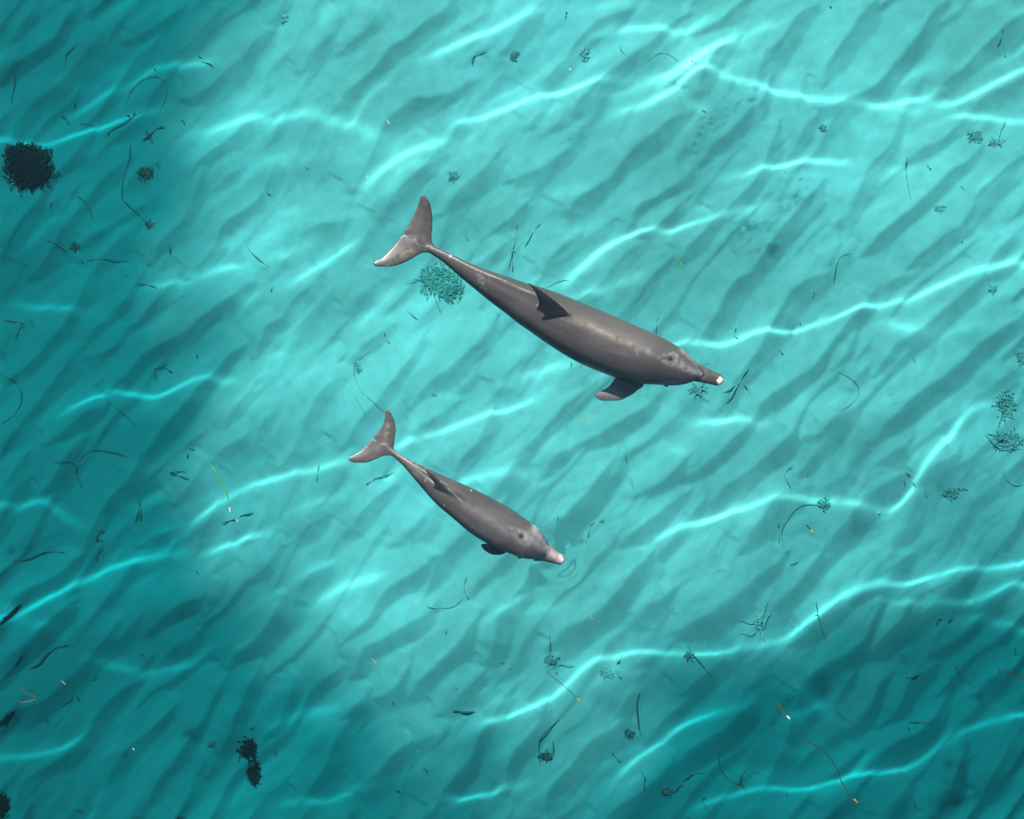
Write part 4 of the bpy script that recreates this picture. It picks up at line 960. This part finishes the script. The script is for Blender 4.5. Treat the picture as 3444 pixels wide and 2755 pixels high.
BL = [
 (1, [[(475,275),(430,315),(408,350),(405,395)]], 12, 'dark', 'short curved blade near the top left corner'),
 (1, [[(82,465),(72,540),(58,640)]], 9, 'dark', 'thin upright blade close to the left edge, above the largest clump'),
 (1, [[(465,630),(466,650),(468,672)]], 8, 'dark', 'short upright scrap at the lower end of the upper left light line'),
 (1, [[(380,715),(410,735),(426,766)]], 14, 'dark', 'stubby ragged sprig above the largest clump'),
 (1, [[(1280,397),(1330,410),(1360,435)]], 9, 'dark', 'small bent blade at the right end of the upper left light line'),
 (1, [[(1255,350),(1270,365),(1286,378)]], 7, 'dark', 'tiny scrap just above the small bent blade, upper left'),
 (1, [[(800,690),(815,600),(860,530),(930,488),(1000,480),(1050,510),(1070,560),(1050,620),(1010,680)]], 8, 'mid', 'big faint hoop of seagrass under the upper left light line'),
 (1, [[(680,850),(720,805),(790,765),(850,720),(910,685)],[(850,720),(860,690)],[(800,710),(830,720)],[(680,840),(700,815)]], 12, 'dark', 'twiggy branch lying along the second light line at left'),
 (1, [[(905,880),(950,840),(1000,800),(1050,785)],[(930,810),(950,850),(970,895)]], 17, 'dark', 'thick ragged sprig below the twiggy branch, left of centre'),
 (1, [[(510,765),(550,770),(600,765)],[(505,775),(522,760)]], 8, 'mid', 'short level twig between the largest clump and the twiggy branch'),
 (1, [[(825,900),(828,990),(800,1090),(780,1180),(790,1240),(850,1300),(945,1395)]], 10, 'dark', 'long bent strand running down right of the largest clump'),
 (1, [[(490,1220),(540,1255),(570,1300),(580,1360)]], 8, 'dark', 'curved blade below the largest clump'),
 (1, [[(335,1262),(312,1285),(330,1320)]], 9, 'dark', 'small hooked scrap below the largest clump, left of the curved blade'),
 (1, [[(1150,740),(1163,752),(1176,766)]], 9, 'dark', 'short dark scrap right of the thick ragged sprig'),
 (1, [[(980,425),(990,438),(1006,452)]], 8, 'dark', 'tiny scrap on the upper left light line above the hoop'),
 (1, [[(995,1030),(1010,1045),(1018,1068)]], 6, 'dark', 'thin scrap above right of the small tuft near the long bent strand'),
 (1, [[(1690,1200),(1705,1220),(1732,1236)]], 7, 'dark', 'small scrap on open sand left of the big dolphin, upper'),
 (1, [[(1565,1550),(1600,1595),(1650,1640),(1705,1685)]], 12, 'dark', 'ragged diagonal stick on open sand left of the big dolphin tail'),
 (1, [[(290,1515),(350,1535),(400,1570),(426,1612)]], 11, 'mid', 'arched faded blade in the dark sand by the left edge'),
 (1, [[(540,1640),(650,1635),(820,1645)]], 9, 'mid', 'long level faded blade in the dark sand at left'),
 (1, [[(510,1630),(520,1650),(536,1672)]], 10, 'dark', 'short stub at the left end of the long level blade'),
 (1, [[(1088,1540),(1086,1575),(1091,1612)]], 10, 'mid', 'short upright faded blade left of the ragged diagonal stick'),
 (2, [[(810,415),(820,365),(860,345),(915,313)]], 11, 'dark', 'S-shaped dark blade below the top light line'),
 (2, [[(1415,55),(1412,80),(1404,102)]], 10, 'dark', 'short upright twig near the top edge, right of the top light line'),
 (2, [[(1740,290),(1748,325),(1768,346)]], 9, 'dark', 'small hooked twig left of the brightest light patch'),
 (2, [[(1905,385),(1950,345),(2010,335),(2060,350),(2115,395)]], 6, 'dark', 'thin arch of seagrass at the left end of the brightest light patch'),
 (2, [[(1105,1390),(1090,1500),(1075,1580),(1045,1720)],[(1070,1590),(1072,1720)],[(1060,1580),(1095,1585)]], 9, 'mid', 'long upright twig on the sand above the big dolphin back'),
 (2, [[(1250,1395),(1200,1460),(1150,1560)]], 12, 'mid', 'slanting straight stick right of the long upright twig'),
 (2, [[(778,1485),(788,1500),(800,1516)]], 7, 'dark', 'tiny scrap right of the big dolphin tail fluke'),
 (3, [[(1422,980),(1420,1060),(1430,1160),(1446,1255)]], 11, 'dark', 'long straight upright blade in the right part above the middle'),
 (3, [[(2030,180),(2015,240),(1998,298)]], 9, 'dark', 'slanting dark blade near the top right corner'),
 (3, [[(2052,320),(2050,345),(2053,366)]], 9, 'dark', 'short upright scrap below the slanting blade at top right'),
 (3, [[(1055,1605),(985,1645),(962,1710),(955,1790),(968,1843)]], 12, 'mid', 'long hooked strand right of the big dolphin, above the light line'),
 (3, [[(1555,1035),(1566,1048),(1581,1061)]], 11, 'dark', 'short scrap right of the long straight upright blade'),
 (3, [[(1770,1170),(1780,1180),(1792,1192)]], 6, 'dark', 'thin short scrap in the bright sand at upper right'),
 (3, [[(40,380),(52,395),(72,405)]], 7, 'dark', 'thin scrap inside the brightest light patch'),
 (3, [[(100,703),(115,708),(131,723)]], 8, 'dark', 'small bent scrap below the brightest light patch'),
 (3, [[(930,20),(938,30),(949,38)]], 10, 'dark', 'scrap at the top edge right of the brightest light patch'),
 (3, [[(1780,1510),(1780,1530),(1784,1552)]], 10, 'mid', 'short stub near the right edge, upright, above the bright light line'),
 (4, [[(-20,650),(70,690),(120,745),(130,820),(95,900),(30,950),(-20,965)]], 7, 'dark', 'thin half ring of seagrass at the left edge'),
 (4, [[(665,815),(700,845),(760,885),(880,992)]], 6, 'dark', 'thin straight stem running down from the wavy light line at left'),
 (4, [[(345,1205),(420,1200),(490,1220)],[(490,1215),(530,1165),(600,1132),(720,1142),(830,1180)],[(488,1215),(485,1280),(520,1370)]], 8, 'dark', 'forked arching seagrass sprig in the left part, below the wavy light line'),
 (4, [[(1068,1270),(1120,1262),(1175,1260)],[(1070,1270),(1130,1288),(1200,1303)]], 9, 'dark', 'V-shaped pair of blades left of the bright green blade'),
 (4, [[(880,1435),(870,1500),(848,1570)],[(880,1440),(886,1500),(880,1560)]], 10, 'dark', 'narrow upright forked blade in the lower left, below the V-shaped pair'),
 (4, [[(655,1600),(620,1635),(600,1670)],[(600,1668),(650,1675)]], 10, 'dark', 'small bent blade on a dark ripple, lower left'),
 (4, [[(1065,585),(1010,610),(985,640),(998,695)],[(1040,610),(1070,622),(1102,641)]], 9, 'dark', 'spidery hooked sprig just above the wavy light line at left'),
 (4, [[(1255,520),(1256,535),(1259,553)]], 8, 'dark', 'tiny upright scrap above right of the spidery sprig'),
 (4, [[(870,60),(940,75),(1010,92)]], 9, 'mid', 'level faded blade above the spidery sprig'),
 (4, [[(2002,1195),(1998,1260),(1986,1318)]], 8, 'dark', 'thin upright blade on the light line left of the small dolphin'),
 (4, [[(1400,1575),(1445,1560),(1490,1545)]], 13, 'mid', 'short thick stick below the bright green blade'),
 (4, [[(1510,1530),(1555,1518),(1600,1508)]], 14, 'mid', 'thick stick below and right of the bright green blade'),
 (4, [[(10,300),(80,310),(150,325)],[(150,325),(120,350),(80,430)],[(180,290),(190,320),(220,350)]], 10, 'mid', 'faded sprig of several blades in the dark sand by the left edge'),
 (4, [[(1715,60),(1720,95),(1718,135)]], 12, 'mid', 'broken row of weed bits left of the big dolphin'),
 (4, [[(1190,1120),(1210,1118),(1230,1125)]], 9, 'dark', 'small level scrap above the V-shaped pair'),
 (4, [[(1190,1148),(1186,1162),(1186,1180)]], 11, 'dark', 'small upright scrap just above the V-shaped pair'),
 (9, [[(275,870),(210,820),(130,750),(85,670),(75,590),(100,540),(190,485)]], 5, 'dark', 'hair-thin arc of seagrass ending at the small dolphin fluke'),
 (9, [[(55,690),(80,770),(125,840),(160,915)]], 10, 'mid', 'faded blade beside the hair-thin arc'),
 (9, [[(405,232),(440,265),(485,302)]], 7, 'dark', 'short slanting twig below the green weed patch'),
 (9, [[(270,375),(280,415),(305,443)]], 9, 'dark', 'small curved scrap above the hair-thin arc'),
 (9, [[(1780,1140),(1800,1230),(1835,1365)]], 9, 'mid', 'long faded upright blade right of the small dolphin'),
 (9, [[(1540,1670),(1560,1610),(1590,1555)],[(1620,1570),(1650,1555)]], 9, 'mid', 'slanting faded twig right of the ring of water'),
 (9, [[(150,1335),(230,1290),(340,1255)]], 15, 'mid', 'thick faded stick below the small dolphin fluke'),
 (9, [[(1290,95),(1340,55),(1400,45),(1460,75),(1495,130)]], 7, 'mid', 'thin arch of seagrass above the big dolphin back, by its dorsal fin'),
 (9, [[(1970,380),(1978,310),(1990,270)]], 7, 'mid', 'thin upright twig touching the big dolphin outline near its head'),
 (9, [[(1440,540),(1443,575),(1446,612)]], 5, 'dark', 'hair-thin stem below the big dolphin belly'),
 (9, [[(1360,1545),(1364,1560),(1369,1577)]], 6, 'dark', 'tiny scrap on the ring of water ahead of the small dolphin'),
 (9, [[(565,765),(580,764),(597,769)]], 10, 'mid', 'tiny level scrap above the light line between the two dolphins'),
 (5, [[(330,355),(325,405),(350,425)]], 10, 'dark', 'L-shaped twig right of the big dolphin head'),
 (5, [[(735,325),(740,338),(746,351)]], 10, 'dark', 'dark scrap on the light line right of the L-shaped twig'),
 (5, [[(605,500),(618,512),(637,531)]], 9, 'dark', 'short scrap right of the big dolphin snout'),
 (5, [[(380,705),(400,730),(430,770)]], 10, 'dark', 'short blade slanting down right of the big dolphin snout'),
 (5, [[(410,600),(350,710),(270,830)],[(350,710),(300,735),(250,770)]], 12, 'mid', 'long faded branch behind the big dolphin snout'),
 (5, [[(975,632),(1050,665),(1100,710),(1117,760),(1100,805),(1020,865),(955,870)]], 6, 'dark', 'large hook of thin seagrass in the right part'),
 (5, [[(700,1215),(650,1270),(660,1310),(692,1368)]], 10, 'dark', 'bent blade above the long light line in the lower right'),
 (5, [[(1405,1250),(1430,1268),(1456,1291)],[(1410,1255),(1440,1295),(1470,1339)],[(1388,1275),(1400,1312),(1413,1356)]], 8, 'dark', 'three crossed blades on the long light line at right'),
 (5, [[(2030,1230),(2040,1290),(2090,1330),(2170,1342)]], 7, 'mid', 'curved stem at the right edge below the tangled seaweed'),
 (5, [[(1530,1380),(1535,1390),(1541,1406)]], 10, 'dark', 'short scrap right of the three crossed blades'),
 (5, [[(1465,545),(1468,560),(1476,573)]], 8, 'dark', 'tiny scrap right of the large hook'),
 (5, [[(828,138),(822,150),(818,166)]], 10, 'mid', 'tiny slanting scrap left of the long hooked strand end'),
 (5, [[(1245,1500),(1245,1518),(1249,1537)]], 9, 'mid', 'short upright scrap just under the long light line'),
 (5, [[(790,1265),(793,1280),(799,1297)]], 6, 'dark', 'thin scrap right of the bent blade'),
 (5, [[(612,1570),(610,1640),(616,1705)]], 9, 'mid', 'faded upright blade left of the long bent strand from the green tuft'),
 (6, [[(75,90),(160,85),(230,55),(300,35),(420,35)]], 13, 'dark', 'wavy level blade near the left edge, lower part'),
 (6, [[(640,0),(615,50),(600,95)]], 10, 'dark', 'short slanting blade right of the wavy level blade'),
 (6, [[(175,785),(240,755),(300,690),(360,650),(450,625)]], 16, 'dark', 'thick wavy branch in the lower left, below the broad light line'),
 (6, [[(390,1015),(430,985),(480,935)],[(480,935),(495,970),(512,1002)]], 10, 'dark', 'bent blade shaped like a caret, lower left'),
 (6, [[(100,1068),(104,1085),(100,1102)]], 9, 'dark', 'short curved scrap close to the left edge, lower part'),
 (6, [[(1230,152),(1245,172),(1261,191)]], 7, 'dark', 'thin scrap under the broad light line, lower left'),
 (6, [[(885,682),(905,692),(921,713)]], 8, 'dark', 'scrap above the short light line in the lower left'),
 (6, [[(280,1095),(295,1108),(311,1123)]], 7, 'dark', 'thin scrap below the caret-shaped blade'),
 (6, [[(1150,420),(1160,435),(1169,450)]], 8, 'dark', 'small scrap on rough ripples, lower left of centre'),
 (6, [[(585,855),(595,845),(609,834)]], 11, 'mid', 'stubby scrap at the left end of the short light line, lower left'),
 (6, [[(1575,1165),(1590,1152),(1606,1141)]], 14, 'mid', 'stubby stick above the two-lobed clump'),
 (6, [[(1730,1320),(1733,1305),(1737,1290)]], 12, 'mid', 'stubby scrap right of the two-lobed clump'),
 (6, [[(1505,1355),(1507,1342),(1511,1329)]], 12, 'dark', 'stubby scrap touching the left of the two-lobed clump'),
 (7, [[(782,185),(768,250),(780,300),(805,332)]], 7, 'dark', 'curved thin blade under the small dolphin'),
 (7, [[(525,368),(600,385),(690,370),(765,322)]], 8, 'mid', 'bow-shaped blade left of the curved thin blade'),
 (7, [[(655,500),(656,530),(657,562)]], 7, 'mid', 'short upright blade under the bow-shaped blade'),
 (7, [[(705,1050),(770,1058),(845,1058)]], 20, 'dark', 'thick dark stick lying level near the bottom, left of centre'),
 (7, [[(1000,735),(1040,745),(1068,780)]], 9, 'mid', 'small arched scrap left of the tuft with spreading blades'),
 (7, [[(1878,930),(1862,1000),(1868,1110),(1884,1200)]], 12, 'dark', 'long straight blade right of the small faded tuft near the bottom'),
 (7, [[(1885,1415),(1908,1470),(1900,1535)]], 12, 'dark', 'curved thick blade near the bottom, right of centre'),
 (7, [[(1370,1100),(1300,1160),(1250,1220),(1240,1290),(1245,1375)]], 10, 'dark', 'drooping strand above the curled weed ball'),
 (7, [[(1700,1300),(1725,1335),(1760,1365)]], 8, 'mid', 'thin curved scrap left of the short lower light line'),
 (7, [[(325,985),(325,1000),(329,1016)]], 8, 'dark', 'tiny upright scrap left of the thick level stick'),
 (7, [[(715,890),(719,900),(723,913)]], 9, 'dark', 'tiny scrap above the thick level stick'),
 (7, [[(1760,690),(1750,720),(1735,752)]], 15, 'mid', 'stubby ragged sprig under the long bottom light line'),
 (7, [[(1735,795),(1745,818),(1766,841)]], 11, 'dark', 'short slanting scrap right of the round faded tuft'),
 (7, [[(340,1538),(360,1548),(383,1561)]], 9, 'mid', 'small scrap right of the light line at the bottom edge'),
 (7, [[(510,1405),(528,1412),(546,1431)]], 10, 'mid', 'small bent scrap in dark ripples near the bottom'),
 (8, [[(845,352),(855,430),(870,490),(905,600)],[(832,438),(858,436)]], 8, 'dark', 'long thin stem with a short side twig in the lower right'),
 (8, [[(235,1300),(235,1380),(270,1450),(320,1495),(400,1510)]], 7, 'dark', 'thin arc of seagrass near the bottom, left of the sickle blade'),
 (8, [[(415,1410),(375,1450),(370,1500),(415,1562)]], 11, 'dark', 'sickle-shaped dark blade on the light line near the bottom'),
 (8, [[(0,1490),(60,1445),(135,1430)]], 13, 'mid', 'arched faded blade near the bottom, left of the thin arc'),
 (8, [[(1408,840),(1450,828),(1490,815)]], 13, 'mid', 'short level stick in the lower right'),
 (8, [[(1698,860),(1697,880),(1701,902)]], 9, 'dark', 'short upright scrap right of the level stick'),
 (8, [[(1720,765),(1730,780),(1741,802)]], 10, 'dark', 'short slanting scrap above the upright one, lower right'),
 (8, [[(1425,1100),(1480,1108),(1542,1108)],[(1410,1130),(1430,1155)]], 8, 'dark', 'thin level twig in dark water, lower right'),
 (8, [[(690,140),(690,110),(740,95)]], 10, 'mid', 'small curl on the sand above the star-shaped weed'),
 (8, [[(655,1545),(658,1560),(664,1577)]], 9, 'dark', 'scrap on the bottom light line right of the sickle blade'),
 (8, [[(145,1580),(130,1610),(155,1655)]], 11, 'dark', 'bent scrap near the bottom edge under the sickle blade'),
 (8, [[(1465,1610),(1466,1625),(1472,1642)]], 10, 'dark', 'small scrap near the bottom edge, right of the long floating strand'),
 (8, [[(1998,780),(2000,790),(2001,802)]], 11, 'dark', 'dot-like scrap left of the dark blade at the right edge'),
 (8, [[(650,0),(655,22),(663,46)]], 7, 'mid', 'thin scrap under the long light line, lower right of centre'),
 (8, [[(2105,650),(2104,670),(2102,692)]], 11, 'dark', 'upright scrap at the right edge above the dark blade'),
 (8, [[(1610,502),(1615,480),(1642,455)]], 11, 'dark', 'left one of two weed crumbs under the right light line'),
 (8, [[(1680,485),(1695,472),(1712,464)]], 11, 'dark', 'right one of two weed crumbs under the right light line'),
]
for b in BL: blade(b[0], b[1], b[2], b[3], b[4])

SEA = [
 (4, [[(1318,1200),(1370,1265),(1410,1335),(1435,1410),(1450,1482)]], 12, 'leaf', 'bright green seagrass blade with a white tip floating left of the small dolphin', ([(1449,1478),(1451,1495),(1453,1514)], 11, 'pale')),
 (8, [[(602,990),(620,1022),(640,1052),(664,1078)]], 13, 'brown', 'short dark blade with a white tip floating in the lower right', ([(660,1073),(670,1084),(682,1097)], 10, 'pale')),
 (8, [[(770,1175),(763,1205),(800,1240),(860,1270),(910,1310),(950,1365),(985,1430),(1005,1490),(1045,1555),(1085,1600)]], 8, 'strand', 'long dark wavy strand with an orange tip floating in the lower right', ([(1083,1598),(1097,1613),(1112,1627)], 10, 'orange')),
 (2, [[(2115,1625),(2135,1655),(2152,1686)]], 10, 'leaf', 'small green blade floating above the big dolphin back', None),
 (7, [[(1292,795),(1400,885),(1450,930),(1485,965)]], 5, 'strand', 'thin floating stem with a yellow tip crossing the long bottom light line', ([(1483,963),(1495,977),(1509,993)], 9, 'yellow')),
 (5, [[(780,1585),(795,1605),(812,1622)]], 10, 'strand', 'short black and yellow blade floating in the lower right of centre', ([(810,1620),(820,1632),(832,1647)], 11, 'yellow')),
 (9, [[(1525,895),(1535,912),(1551,932)]], 10, 'yellow', 'yellowish leaf bit floating below the big dolphin flipper', None),
 (7, [[(888,110),(898,118),(913,131)]], 9, 'lime', 'lime leaf bit floating just below the small dolphin flipper', None),
 (7, [[(1450,143),(1458,155),(1469,169)]], 7, 'lime', 'lime leaf bit floating ahead of the small dolphin snout', None),
 (7, [[(1567,442),(1574,455),(1583,469)]], 7, 'yellow', 'thin yellow leaf bit floating lower right of the small dolphin', None),
 (7, [[(188,712),(202,725),(219,746)]], 9, 'yellow', 'yellow leaf bit floating in the lower left of centre', None),
 (7, [[(390,1158),(408,1175),(429,1189)]], 6, 'lime', 'thin lime leaf bit floating near the bottom, left of centre', None),
 (3, [[(645,1075),(650,1087),(655,1102)]], 10, 'lime', 'lime leaf bit floating on a light line at upper right', None),
 (2, [[(1243,454),(1247,462),(1253,471)]], 12, 'yellow', 'pale yellow leaf bit floating near the top, centre', None),
 (2, [[(1433,429),(1438,436),(1446,444)]], 7, 'pale', 'white speck of leaf floating near the top, right of the yellow bit', None),
 (2, [[(285,759),(293,770),(303,783)]], 6, 'pale', 'white sliver floating above the big dolphin tail, to its left', None),
 (2, [[(156,1108),(160,1115),(165,1124)]], 6, 'pale', 'white speck floating at the wide light line left of the big dolphin tail', None),
 (1, [[(1933,1053),(1938,1063),(1943,1077)]], 9, 'brown', 'brown leaf bit floating left of the wide light line', None),
 (6, [[(388,852),(400,864),(414,877)]], 7, 'yellow', 'thin yellow sliver floating in the lower left', None),
 (6, [[(122,890),(160,925),(228,965),(150,988),(105,975)]], 8, 'brown', 'dark hooked blade floating by the left edge, lower part', None),
 (8, [[(2015,778),(2080,805),(2175,855)]], 9, 'strand', 'dark blade floating at the right edge in the lower right', None),
 (4, [[(1487,1552),(1493,1560),(1500,1570)]], 6, 'pale', 'white sliver floating just below the bright green blade', None),
 (4, [[(1915,1552),(1930,1567),(1942,1580)]], 5, 'lime', 'thin pale green sliver floating lower left of the small dolphin', None),
 (5, [[(1408,150),(1410,160),(1415,172)]], 8, 'leaf', 'tiny green leaf bit floating on the light line at right', None),
 (6, [[(838,1275),(843,1283),(849,1290)]], 6, 'pale', 'white speck floating in the dark lower left', None),
]
for b in SEA: blade(b[0], b[1], b[2], b[3], b[4], True, b[5], 'floating_leaf')
